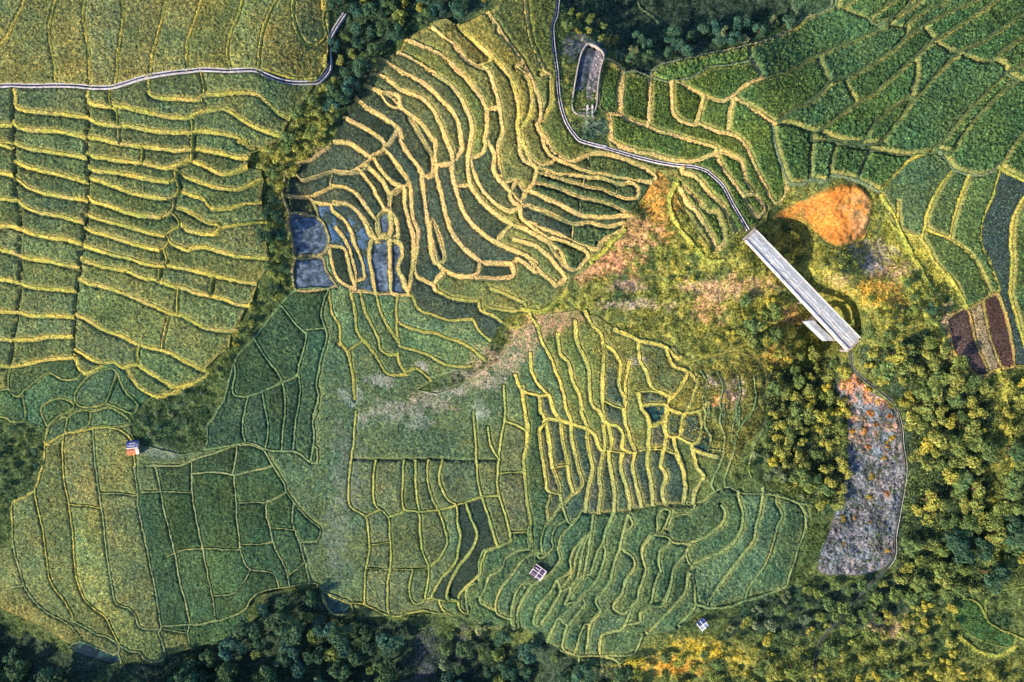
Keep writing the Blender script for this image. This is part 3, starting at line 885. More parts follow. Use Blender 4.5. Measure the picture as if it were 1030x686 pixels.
# ------------------------------------------------------------------ planar partition into plots
SP = 1.55
gx, gy = np.meshgrid(np.arange(X0 + 1, X1 - 1, SP), np.arange(Y0 + 1, Y1 - 1, SP * .9))
gx[::2] += SP / 2
gx = (gx + RNG.uniform(-.42, .42, gx.shape)).ravel(); gy = (gy + RNG.uniform(-.42, .42, gy.shape)).ravel()
keep = (dist(gx, gy) > 0.9) & (gx > X0 + .5) & (gx < X1 - .5) & (gy > Y0 + .5) & (gy < Y1 - .5)
gx, gy = gx[keep], gy[keep]
verts = [Vector((a, b)) for a, b in zip(gx.tolist(), gy.tolist())]
edges = []; edge_line = []
for i, L in enumerate(lines):
    n0 = len(verts)
    verts.extend(Vector((float(a), float(b))) for a, b in L['pts'])
    for k in range(len(L['pts']) - 1):
        edges.append((n0 + k, n0 + k + 1)); edge_line.append(i)
n0 = len(verts)
verts += [Vector((X0, Y0)), Vector((X1, Y0)), Vector((X1, Y1)), Vector((X0, Y1))]
for k in range(4): edges.append((n0 + k, n0 + (k + 1) % 4)); edge_line.append(-1)
cv, ce, cf, _, oe, _ = delaunay_2d_cdt(verts, edges, [], 0, 1e-4, True)
V2 = np.array([(v[0], v[1]) for v in cv]); T = np.array(cf, np.int64)
cen = V2[T].mean(1)
T = T[(cen[:, 0] > X0) & (cen[:, 0] < X1) & (cen[:, 1] > Y0) & (cen[:, 1] < Y1)]
nV = len(V2)
ce = np.array(ce, np.int64); ce.sort(1)
ecode = ce[:, 0] * nV + ce[:, 1]
eln = np.array([(edge_line[o[0]] if o else -2) for o in oe])
con = eln > -2
ccode = ecode[con]; cline = eln[con]
srt = np.argsort(ccode); ccode = ccode[srt]; cline = cline[srt]
te = np.concatenate([T[:, [0, 1]], T[:, [1, 2]], T[:, [2, 0]]]); te_s = np.sort(te, 1)
tcode = te_s[:, 0] * nV + te_s[:, 1]; towner = np.tile(np.arange(len(T)), 3)
pos = np.clip(np.searchsorted(ccode, tcode), 0, len(ccode) - 1)
iscon = ccode[pos] == tcode
tline = np.where(iscon, cline[pos], -2)
o = np.argsort(tcode[~iscon], kind='stable'); tc = tcode[~iscon][o]; tw = towner[~iscon][o]
pair = tc[:-1] == tc[1:]
u, v = tw[:-1][pair], tw[1:][pair]
par = np.arange(len(T))
while True:
    pu, pv = par[u], par[v]; m = pu != pv
    if not m.any(): break
    np.minimum.at(par, np.maximum(pu[m], pv[m]), np.minimum(pu[m], pv[m]))
    while True:
        q = par[par]
        if (q == par).all(): break
        par = q
ids, reg = np.unique(par, return_inverse=True)
NR = len(ids)
a, b, c = V2[T[:, 0]], V2[T[:, 1]], V2[T[:, 2]]
tarea = np.abs((b[:, 0]-a[:, 0])*(c[:, 1]-a[:, 1]) - (b[:, 1]-a[:, 1])*(c[:, 0]-a[:, 0])) / 2
tcen = (a + b + c) / 3
rarea = np.bincount(reg, tarea, NR)
rcx = np.bincount(reg, tarea * tcen[:, 0], NR) / np.maximum(rarea, 1e-9)
rcy = np.bincount(reg, tarea * tcen[:, 1], NR) / np.maximum(rarea, 1e-9)
HV = land(V2[:, 0], V2[:, 1])
rh = np.bincount(reg, tarea * HV[T].mean(1), NR) / np.maximum(rarea, 1e-9)
# a point well inside each region
td = dist(tcen[:, 0], tcen[:, 1]); ordr = np.lexsort((td, reg)); last = np.searchsorted(reg[ordr], np.arange(NR), side='right') - 1
rep = tcen[ordr[last]]
def in_poly(px, py, poly):
    px = np.asarray(px, float); py = np.asarray(py, float); r = np.zeros(px.shape, bool)
    n = len(poly)
    for i in range(n):
        x1, y1 = poly[i]; x2, y2 = poly[(i + 1) % n]
        if y1 == y2: continue
        r ^= ((y1 > py) != (y2 > py)) & (px < (x2 - x1) * (py - y1) / (y2 - y1) + x1)
    return r
# which block each region belongs to: vote of the lines round it
blks = list(BLOCKS); bidx = {b_: i for i, b_ in enumerate(blks)}
lblk = np.array([bidx.get(L['blk'], -1) for L in lines] + [-1, -1])
votes = np.zeros((NR, len(blks)))
lb = np.where(tline >= 0, lblk[np.clip(tline, 0, len(lines) - 1)], -1); mk = lb >= 0
np.add.at(votes, (reg[towner[mk]], lb[mk]), np.hypot(*(V2[te[mk, 0]] - V2[te[mk, 1]]).T))
votes[:, bidx['Q']] = 0
rblk = np.where(votes.sum(1) > 0, votes.argmax(1), -1)
rtype = np.array(['crop'] * NR, dtype=object)
for k, p in WILD.items(): rtype[in_poly(rep[:, 0], rep[:, 1], p)] = 'wild'
rtype[in_poly(rep[:, 0], rep[:, 1], STRIP)] = 'strip'
rtype[in_poly(rep[:, 0], rep[:, 1], SOIL)] = 'soil'
rtype[(rblk < 0) & (rtype == 'crop')] = 'wild'
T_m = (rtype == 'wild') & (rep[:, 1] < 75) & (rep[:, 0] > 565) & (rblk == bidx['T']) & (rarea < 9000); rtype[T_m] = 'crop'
rtype[np.isin(rblk, [bidx['H'], bidx['I']]) & (rarea > 600) & (((rep[:, 0] > 688) & (rep[:, 1] < 468)) | ((rcx > 690) & (rcy < 478)))] = 'wild'
for sx, sy, ty in SEEDS:
    k = np.argmin(np.hypot(tcen[:, 0] - sx, tcen[:, 1] - sy)); r = reg[k]
    if rarea[r] < (1500 if ty not in ('crop', 'mud', 'bare') else 7000): rtype[r] = ty
    if ty == 'paddy': rblk[r] = bidx['P']
    if ty in ('tilled', 'tan'): rblk[r] = bidx['R']
rtype[(rarea < 10) & (rtype == 'crop')] = 'verge'
print('dangling', DANG)
print('regions', NR, 'crop', (rtype == 'crop').sum(), 'big', [(int(rcx[i]), int(rcy[i]), int(rarea[i]), blks[rblk[i]], rtype[i]) for i in np.argsort(-rarea)[:24]])

# ------------------------------------------------------------------ ground heights
WX, WY = to_world(V2[:, 0], V2[:, 1])
DV = dist(V2[:, 0], V2[:, 1])
_ix, _iy = ras(V2[:, 0], V2[:, 1]); DB = DISTB[_iy, _ix]      # to the nearest bund or canal only
ZR = np.full((RY, RX), np.nan, np.float32)
def ground_z(r, idx):
    if rtype[r] in ('wild', 'strip', 'verge', 'soil'):
        n = (fbm(V2[idx, 0], V2[idx, 1], 16, 5) - .5) * 2.2 + (fbm(V2[idx, 0], V2[idx, 1], 4.5, 9, 2) - .5) * 1.1
        return HV[idx] + n * np.clip((DV[idx] - .5) / 4, 0, 1)
    f = min(1.0, max(.3, rarea[r] / 2200.0))
    return rh[r] + f * (HV[idx] - rh[r])
tri_order = np.argsort(reg, kind='stable'); rstart = np.searchsorted(reg[tri_order], np.arange(NR + 1))
GZ = np.zeros(nV)
for r in range(NR):
    idx = np.unique(T[tri_order[rstart[r]:rstart[r + 1]]])
    idx = idx[DV[idx] > .6]
    z = ground_z(r, idx); GZ[idx] = z
    ix, iy = ras(V2[idx, 0], V2[idx, 1]); ZR[iy, ix] = z
for _ in range(14):
    bad = np.isnan(ZR)
    if not bad.any(): break
    for ax, s in ((0, 1), (0, -1), (1, 1), (1, -1)):
        sh = np.roll(ZR, s, ax); m = np.isnan(ZR) & ~np.isnan(sh); ZR[m] = sh[m]
ZR[np.isnan(ZR)] = 0
def surf(x, y):
    ix, iy = ras(x, y); return ZR[iy, ix]

# colours of the open ground: soil scars, dry grass, scrub
BLOBS = [ # x, y, rx, ry, colour
 
 (660,200,16,34,(.42,.20,.05)),(640,235,22,16,(.42,.24,.14)),(606,262,34,14,(.42,.20,.12)),(585,275,24,8,(.40,.22,.13)),
 (560,322,30,8,(.40,.24,.17)),(540,330,24,9,(.44,.26,.17)),(505,362,26,13,(.42,.28,.22)),(480,382,24,10,(.36,.30,.30)),(526,345,12,14,(.42,.26,.20)),
 (640,306,34,5,(.36,.28,.25)),(630,288,18,6,(.33,.22,.20)),(425,368,9,5,(.34,.33,.36)),(382,382,16,6,(.34,.34,.36)),(355,398,12,9,(.26,.30,.30)),(395,412,24,10,(.30,.29,.27)),(435,404,22,9,(.30,.27,.24)),(455,395,18,7,(.35,.32,.30)),(483,413,7,9,(.30,.32,.33)),(365,420,9,9,(.34,.33,.32)),(420,425,14,7,(.30,.30,.28)),
 (720,292,30,12,(.38,.25,.18)),(750,287,24,9,(.42,.26,.15)),(715,305,14,18,(.40,.22,.12)),(728,402,10,8,(.50,.22,.10)),(738,395,9,12,(.40,.27,.24)),(715,385,8,6,(.38,.29,.27)),(642,363,9,5,(.34,.31,.33)),(795,320,14,10,(.42,.24,.10)),(780,358,16,10,(.42,.28,.07)),
 (880,256,18,12,(.36,.28,.25)),(895,275,22,10,(.40,.26,.16)),(880,292,24,12,(.46,.26,.05)),(872,268,10,8,(.33,.30,.32)),(905,300,8,10,(.45,.24,.05)),(845,283,14,8,(.36,.26,.12)),(952,338,6,22,(.42,.28,.20)),(985,340,6,26,(.38,.30,.26)),
 (678,668,26,9,(.48,.24,.04)),(740,662,18,7,(.32,.26,.05)),(895,632,20,12,(.24,.19,.13)),(700,652,24,10,(.45,.33,.04)),(625,665,22,8,(.40,.34,.04)),
 (465,655,8,30,(.06,.06,.09)),(430,650,12,24,(.055,.055,.085)),(425,672,12,20,(.055,.055,.085)),
 (600,48,9,8,(.20,.19,.23)),(580,45,12,12,(.19,.18,.22)),(615,42,7,6,(.42,.28,.07)),(595,130,16,10,(.10,.14,.12)),
 (320,152,10,6,(.34,.27,.17)),(310,210,20,5,(.42,.30,.08)),
 (175,425,40,30,(.075,.115,.070)),(10,460,30,40,(.060,.095,.050)),(350,470,14,40,(.13,.15,.14)),(340,540,12,40,(.13,.16,.16)),(160,455,20,5,(.16,.20,.20)),
]
SHADE_FLOOR = [[(862,352),(905,352),(930,335),(962,372),(990,392),(992,470),(1000,600),(980,600),(800,640),(720,640),(745,610),(790,595),(900,580),(913,440),(897,400)],  # wood floors and gully: dark leaf litter with shade painted in
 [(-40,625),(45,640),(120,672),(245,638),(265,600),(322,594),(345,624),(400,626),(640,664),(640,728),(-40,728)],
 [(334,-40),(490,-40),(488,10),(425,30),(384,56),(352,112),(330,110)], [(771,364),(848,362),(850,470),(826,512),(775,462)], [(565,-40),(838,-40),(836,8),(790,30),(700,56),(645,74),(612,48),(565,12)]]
def wild_col(px, py):
    n = fbm(px, py, 26, 21); n2 = fbm(px, py, 7, 33)
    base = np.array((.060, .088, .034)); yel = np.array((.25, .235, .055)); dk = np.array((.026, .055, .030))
    # dry yellow grass grows on the open eastern slope; the ravines are green
    e = np.exp(-(((px - 770) / 170) ** 2 + ((py - 270) / 90) ** 2)) + np.exp(-(((px - 960) / 70) ** 2 + ((py - 300) / 90) ** 2)) + .7 * np.exp(-(((px - 700) / 130) ** 2 + ((py - 670) / 25) ** 2)) + .6 * np.exp(-(((px - 980) / 90) ** 2 + ((py - 680) / 18) ** 2)) + .8 * np.exp(-(((px - 540) / 50) ** 2 + ((py - 310) / 30) ** 2)) + .55 * np.exp(-(((px - 300) / 60) ** 2 + ((py - 170) / 70) ** 2)) + .6 * np.exp(-(((px - 710) / 60) ** 2 + ((py - 390) / 55) ** 2)) + .8 * np.exp(-(((px - 1010) / 18) ** 2 + ((py - 450) / 90) ** 2)) + .5 * np.exp(-(((px - 565) / 20) ** 2 + ((py - 90) / 60) ** 2))
    e = np.clip(e * (0.05 + 1.7 * np.clip((n2 - .25) * 1.5, 0, 1)), 0, 1)[:, None]
    c = base * (1 - e) + yel * e
    shady = np.zeros(px.shape, bool)
    for q in SHADE_FLOOR: shady |= in_poly(px + (n2 - .5) * 30, py + (n - .5) * 30, q)
    e = e * (1 - .85 * shady[:, None])
    c = c * (1 - .85 * shady[:, None]) + np.array((.020, .040, .034)) * .85 * shady[:, None]  # teal shade put into the floor colour
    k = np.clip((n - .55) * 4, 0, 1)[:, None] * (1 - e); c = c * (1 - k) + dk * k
    return blob_col(c, px, py)
def blob_col(c, px, py):
    wob = (fbm(px, py, 8, 51) - .5) * 1.5 + (fbm(px, py, 3, 52, 2) - .5) * 1.2
    for x, y, rx, ry, col in BLOBS:
        near = (np.abs(px - x) < rx * 1.8) & (np.abs(py - y) < ry * 1.8)
        if not near.any(): continue
        d = np.hypot((px[near] - x) / rx, (py[near] - y) / ry) + wob[near]
        k = np.clip((1.25 - d) * 1.5, 0, .85)[:, None] * (.35 + .65 * np.clip((fbm(px[near], py[near], 3.2, 57, 2) - .30) * 3, 0, 1))[:, None]
        if x < 580: k = k * .62
        c[near] = c[near] * (1 - k) + np.array(col) * k
    return c

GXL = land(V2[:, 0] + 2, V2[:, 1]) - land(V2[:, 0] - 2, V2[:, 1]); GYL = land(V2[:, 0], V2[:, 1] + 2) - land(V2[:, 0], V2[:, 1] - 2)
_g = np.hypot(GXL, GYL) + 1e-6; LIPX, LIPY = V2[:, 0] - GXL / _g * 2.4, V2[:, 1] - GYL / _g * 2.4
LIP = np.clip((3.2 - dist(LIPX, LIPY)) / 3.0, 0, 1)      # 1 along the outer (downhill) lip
_gx, _gy = GXL / _g * 1.3, GYL / _g * 1.3
_a = ras(V2[:, 0] + _gx, V2[:, 1] + _gy); _b = ras(V2[:, 0] - _gx, V2[:, 1] - _gy)
UPH = DISTB[_a[1], _a[0]] < DISTB[_b[1], _b[0]] - .05       # the nearest bund lies uphill: this is the foot of a bank
TOE = dict(A=1.25, B=1.35, H=1.35, I=1.4, K=1.3, F=1.1, G=1.2, D=1.1, E=1.1, C=1.1)
# ------------------------------------------------------------------ meshes of the plots
roots = {}
for k, B in BLOCKS.items():
    sel = [r for r in range(NR) if rblk[r] == bidx[k] and rtype[r] not in ('wild', 'strip', 'verge', 'soil')]
    if not sel and k != 'Q': continue
    if k == 'Q':
        e = empty(B['name'], P3(930, 300)); tag(e, B['label'], B['cat'], 'blocks of fields on the hillside'); roots[k] = e; continue
    w_ = rarea[sel]; mx, my = np.average(rcx[sel], weights=w_), np.average(rcy[sel], weights=w_)
    e = empty(B['name'], P3(mx, my)); tag(e, B['label'], B['cat'], 'blocks of fields on the hillside'); roots[k] = e
def region_mesh(name, regs, root, ztop, colf, mat, tuft=None):
    tr = np.concatenate([tri_order[rstart[r]:rstart[r + 1]] for r in regs])
    tt = T[tr]; idx, inv = np.unique(tt, return_inverse=True); F = inv.reshape(-1, 3)
    z = ztop(idx)
    col = colf(idx)
    V = np.stack([WX[idx], WY[idx], z], 1)
    # skirt: the earth face below the edge
    E_ = np.concatenate([F[:, [0, 1]], F[:, [1, 2]], F[:, [2, 0]]]); es = np.sort(E_, 1); code = es[:, 0] * len(idx) + es[:, 1]
    un, first, cnt = np.unique(code, return_index=True, return_counts=True)
    B_ = E_[first[cnt == 1]]
    n = len(V); bv, binv = np.unique(B_, return_inverse=True); bi = binv.reshape(-1, 2) + n
    low = V[bv].copy(); low[:, 2] -= 3.2
    S1 = np.stack([B_[:, 1], B_[:, 0], bi[:, 0]], 1); S2 = np.stack([B_[:, 1], bi[:, 0], bi[:, 1]], 1)
    # orientation: make top faces point up
    p = V[F]; nz = (p[:, 1, 0]-p[:, 0, 0])*(p[:, 2, 1]-p[:, 0, 1]) - (p[:, 1, 1]-p[:, 0, 1])*(p[:, 2, 0]-p[:, 0, 0])
    flip = nz < 0; F[flip] = F[flip][:, ::-1]
    Vall = np.vstack([V, low]); Call = np.vstack([col, np.tile(np.array((.13, .11, .045)), (len(low), 1))])
    Fall = np.vstack([F, S1, S2])
    if tuft is not None:
        dens, size, tc, gp = tuft
        okt = np.where(DV[tt].min(1) > gp)[0]; n_t = int(rarea[regs].sum() * dens)
        if len(okt) and n_t:
            w_ = tarea[tr[okt]]; pick = RNG.choice(okt, n_t, p=w_ / w_.sum())
            bc = RNG.dirichlet((1, 1, 1), n_t)[:, :, None]
            ctr = (V[F[pick]] * bc).sum(1) + np.array((0, 0, .08)); cc = (col[F[pick]] * bc).sum(1) * np.array(tc) * RNG.uniform(.55, 1.7, (n_t, 1))
            tv, tf, tcol = leaves(ctr, np.tile(np.array((0., 0., .7)), (n_t, 1)), size, cc, RNG)
            b0 = len(Vall); Vall = np.vstack([Vall, tv]); Call = np.vstack([Call, tcol]); tf = tf + b0
            Fall = np.vstack([Fall, tf[:, [0, 1, 2]], tf[:, [0, 2, 3]]])
    if root is not None:
        Vall = Vall - np.array(root.location)
    o_ = np_mesh(name, Vall, Fall, [mat], Call, parent=root)
    return o_
def rvar(r, s): return random.Random(int(r) * 7919 + s).random()
PADDIES = 0
for r in range(NR):
    ty = rtype[r]
    if ty in ('wild', 'strip', 'verge', 'soil'): continue
    k = blks[rblk[r]]; B = BLOCKS[k]; root = roots[k]
    x, y = rcx[r], rcy[r]
    base = np.array(B['crop']); ch = B['ch']; gap = B['gap']; dry = None
    if k == 'K':
        f = np.clip(((x - 420) * .55 + (150 - y) * .85) / 90, 0, 1); base = base * (1 - f) + np.array((.105, .105, .040)) * f; ch = .5 + .4 * f
        if x > 555 and y > 120: base = np.array((.046, .066, .032)); ch = 1.1
        if rarea[r] > 3000: base = np.array((.085, .100, .040))
    if k in 'FH' and rarea[r] > 2500: base = np.array((.098, .116, .048))
    if k in 'HI' and rarea[r] > 900 and x > 660 and y < 470: base = np.array((.090, .110, .052))
    if k in 'GF' and rarea[r] > 5000: base = np.array((.078, .112, .066))
    if k == 'D':
        if x > 148 + (y - 480) * .12: base = np.array((.036, .070, .040))
        elif x > 120 and y < 500: base = np.array((.050, .085, .040))
    if k == 'H':
        f = rvar(r, 4) * (1 if rarea[r] < 900 else 0) * .8; base = base * (1 - f) + np.array((.074, .080, .068)) * f
    if k == 'J':
        if y > 172 and x > 880: base = np.array((.044, .074, .040)); ch = .9
        elif x > 780 and y < 172: base = np.array((.038, .076, .038))
        elif x < 800 and y > 70: base = np.array((.044, .072, .026)); ch = .95; gap = 2.7 if y > 95 else 2.2
    if k == 'I' and y > 560: base = base * 1.08
    jit = 1 + (rvar(r, 1) - .5) * .34
    base = base * jit * (np.array((1.10, 1.02, .92)) if k in 'AB' or k == 'D' and x < 150 else np.array((.95, 1.05, 1.0))) * np.array((1 + (rvar(r, 2) - .5) * .14, 1, 1 + (rvar(r, 3) - .5) * .2))
    mat = M_CROP; wild_mix = k == 'F' or (k in 'GH' and ty == 'crop')
    if k == 'B' and y > 230: base = base * np.array((1.28, 1.18, 1.1))
    if k == 'G' and y < 512 and rarea[r] < 2500: base = base * np.array((1.05, .98, .98))
    if ty == 'dark': base = np.array((.026, .040, .028)); ch = .35
    if ty == 'wet': base = np.array((.038, .062, .060)); ch = .3
    if ty == 'bare': base = np.array((.020, .036, .030)); ch = .2
    if ty == 'tilled': base = np.array((.062, .045, .046)) if x < 990 else np.array((.045, .028, .028)); ch = .22; gap = .7
    if ty == 'tan': base = np.array((.20, .17, .11)); ch = .5
    if ty == 'mud': base = np.array((.024, .038, .044)); ch = .3
    def ztop(idx, r=r, ty=ty, ch=ch, gap=gap, soft=B.get('soft', .9), toe=B['w'] * TOE.get(k, .9)):
        z = ground_z(r, idx)
        if ty in ('water', 'pool'): return z - .12
        d = DB[idx]; up_ = UPH[idx]; gap = np.where(up_, max(gap, toe), gap); fall = np.clip((d - gap + .3) / soft, 0, 1)
        rn = RNG.random(len(idx)); rg = RNG.random(len(idx)) ** 3
        px, py = V2[idx, 0], V2[idx, 1]
        und = (fbm(px, py, 9, 71, 2) - .5) * .35
        return z - .10 - .6 * np.clip(1 - d / 1.7, 0, 1) + fall * ch * (.62 + .62 * rn + und + .25 * rg)
    def colf(idx, base=base, ty=ty, k=k, wild_mix=wild_mix):
        px, py = V2[idx, 0], V2[idx, 1]
        n = fbm(px, py, 20, 81)[:, None]; q = RNG.random((len(idx), 1))
        c = base * (.62 + .76 * RNG.random((len(idx), 1))) * (.64 + .72 * n)
        if ty == 'crop':
            rp = np.clip((fbm(px, py, 34, 87) - .5) * 3, -1, 1)[:, None]; c = c * (1 + np.array((.22, .06, -.05)) * rp)      # patches ripening ahead of the rest
            c = c * np.where(q > .80, np.array([[1.75, 1.45, 1.15]]), np.array([[1, 1, 1]]))   # ripening heads
            c = c * np.where(q < .10, np.array([[.7, .8, 1.0]]), np.array([[1, 1, 1]]))
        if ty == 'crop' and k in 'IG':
            l_ = np.clip(LIP[idx] * (.35 + .7 * vnoise(px, py, 6, 77)), 0, 1)[:, None]; c = c * (1 - l_) + np.array((.115, .145, .062)) * l_  # lit rim of the strip painted into the crop
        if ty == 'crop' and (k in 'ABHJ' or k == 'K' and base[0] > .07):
            l_ = np.clip(LIP[idx] * (.40 + .6 * vnoise(px, py, 5, 77)), 0, 1)[:, None]; c = c * (1 - l_) + np.array((.21, .20, .070)) * l_  # sunlit lower edge of the plot put into the crop colour
        if wild_mix: c = blob_col(c, px, py)
        if ty == 'wet':
            w = np.clip((fbm(px, py, 8, 91) - .48) * 6, 0, 1)[:, None]; c = c * (1 - w) + np.array((.06, .12, .23)) * w
        return c
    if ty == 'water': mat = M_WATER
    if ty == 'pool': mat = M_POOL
    tf_ = (.50, .20, (1.25, 1.2, 1.0), gap)
    if k == 'J': tf_ = (.55, .26, (1.35, 1.3, 1.0), gap)
    if k == 'K': tf_ = (.40, .16, (1.45, 1.4, 1.2), gap)
    if ty == 'mud': tf_ = (.3, .2, (2.2, 3.2, 1.5), gap)
    if ty in ('tilled', 'bare', 'dark'): tf_ = (.2, .16, (1.6, 1.7, 1.3), gap)
    if ty == 'wet': tf_ = (.35, .16, (1.5, 1.5, 1.1), gap)
    if ty == 'tan': tf_ = (.4, .22, (1, 1, 1), gap)
    if ty == 'pool': tf_ = None
    if ty == 'water': tf_ = (.10, .15, (1.2, 1.5, 1.2), 1.2)
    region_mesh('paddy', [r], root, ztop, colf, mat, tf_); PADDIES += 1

# wild ground, verges, and the dry strip
wildregs = [r for r in range(NR) if rtype[r] in ('wild', 'verge')]
def wz(idx):
    z = GZ[idx].copy(); m = DV[idx] <= .6; z[m] = HV[idx][m]
    return z
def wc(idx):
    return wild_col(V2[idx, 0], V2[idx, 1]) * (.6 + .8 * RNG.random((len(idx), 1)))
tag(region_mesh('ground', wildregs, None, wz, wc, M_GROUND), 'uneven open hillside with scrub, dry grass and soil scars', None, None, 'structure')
def strip_col(idx):
    px, py = V2[idx, 0], V2[idx, 1]
    n = fbm(px, py * .6, 9, 41); q = fbm(px, py * .7, 6, 43); t = np.clip((470 - py) / 90, 0, 1)
    c = np.tile(np.array((.115, .138, .185)), (len(idx), 1)) * (.7 + .6 * n)[:, None]
    k = (np.clip((q - .40) * 5, 0, 1) * (.10 + .9 * t))[:, None]
    c = c * (1 - k) + np.array((.42, .19, .10)) * k
    d = np.clip((fbm(px * 1.6, py * .5, 13, 47) - .54) * 8, 0, 1)[:, None] * .8; c = c * (1 - d) + np.array((.035, .04, .05)) * d
    return c * (.7 + .6 * RNG.random((len(idx), 1)))
def soil_col(idx):
    px, py = V2[idx, 0], V2[idx, 1]
    n = fbm(px, py, 14, 201)[:, None]; q = np.clip((fbm(px, py, 22, 203) - .45) * 4, 0, 1)[:, None]
    c = np.array((.42, .165, .040)) * (1 - q) + np.array((.40, .24, .13)) * q
    ed = np.clip(1 - DV[idx] / 5, 0, 1)[:, None] * .5; c = c * (1 - ed) + np.array((.44, .23, .06)) * ed
    k_ = np.clip((fbm(px, py, 6, 205) - .52) * 6, 0, 1)[:, None] * .6; c = c * (1 - k_) + np.array((.17, .16, .06)) * k_
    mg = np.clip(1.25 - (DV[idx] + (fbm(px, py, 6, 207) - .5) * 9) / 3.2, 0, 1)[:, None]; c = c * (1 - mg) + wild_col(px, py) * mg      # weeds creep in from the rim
    return c * (.7 + .6 * n)
tag(region_mesh('bare_soil', [r for r in range(NR) if rtype[r] == 'soil'], None, lambda idx: wz(idx) + np.clip((DV[idx] - .5) / 6, 0, 1) * 1.2, soil_col, M_EARTH), 'bare orange soil mound right of the upper end of the bridge', None, None, 'structure')
sregs = [r for r in range(NR) if rtype[r] == 'strip']
def sz(idx):
    return GZ[idx] + (RNG.random(len(idx)) * .9) * np.clip((DV[idx] - .5) / 2, 0, 1) + np.where(DV[idx] <= .6, HV[idx], 0)
sroot = region_mesh('dry_strip', sregs, None, sz, strip_col, M_GROUND)
tag(sroot, 'grey strip of dead brush and rust-coloured scrub inside the curved canal', None, None, 'structure')

# hillside beyond the surveyed area, one sheet to the horizon, lying under everything
ox = np.unique(np.concatenate([np.arange(-560, 1600, 18.0), np.array([-5200, -3600, -2400, -1600, -1100, -800, 1800, 2200, 2800, 3800, 5200, 6400.])]))
oy = np.unique(np.concatenate([np.arange(-500, 1220, 18.0), np.array([-5200, -3600, -2400, -1600, -1000, -700, 1500, 2000, 2800, 3800, 5200, 6400.])]))
OX, OY = np.meshgrid(ox, oy); fx, fy = OX.ravel(), OY.ravel()
oz = land(fx, fy)
ins = (fx > X0 + 2) & (fx < X1 - 2) & (fy > Y0 + 2) & (fy < Y1 - 2)
owx, owy = to_world(fx, fy)
oz = oz + np.where(ins, -4.0, (fbm(fx, fy, 40, 61) - .5) * 4 * np.clip((np.maximum.reduce([X0 - fx, fx - X1, Y0 - fy, fy - Y1])) / 60, 0, 1))
nx_, ny_ = len(ox), len(oy)
ii = np.arange(nx_ * ny_).reshape(ny_, nx_)
Q = np.stack([ii[1:, :-1].ravel(), ii[1:, 1:].ravel(), ii[:-1, 1:].ravel(), ii[:-1, :-1].ravel()], 1)
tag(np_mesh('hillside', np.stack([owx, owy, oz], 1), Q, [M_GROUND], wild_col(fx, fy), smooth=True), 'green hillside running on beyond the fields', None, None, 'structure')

def smooth1(a, k):
    k = max(1, int(k)); ker = np.ones(k) / k; b = np.pad(a, (k // 2, k - 1 - k // 2), mode='edge'); return np.convolve(b, ker, 'valid')
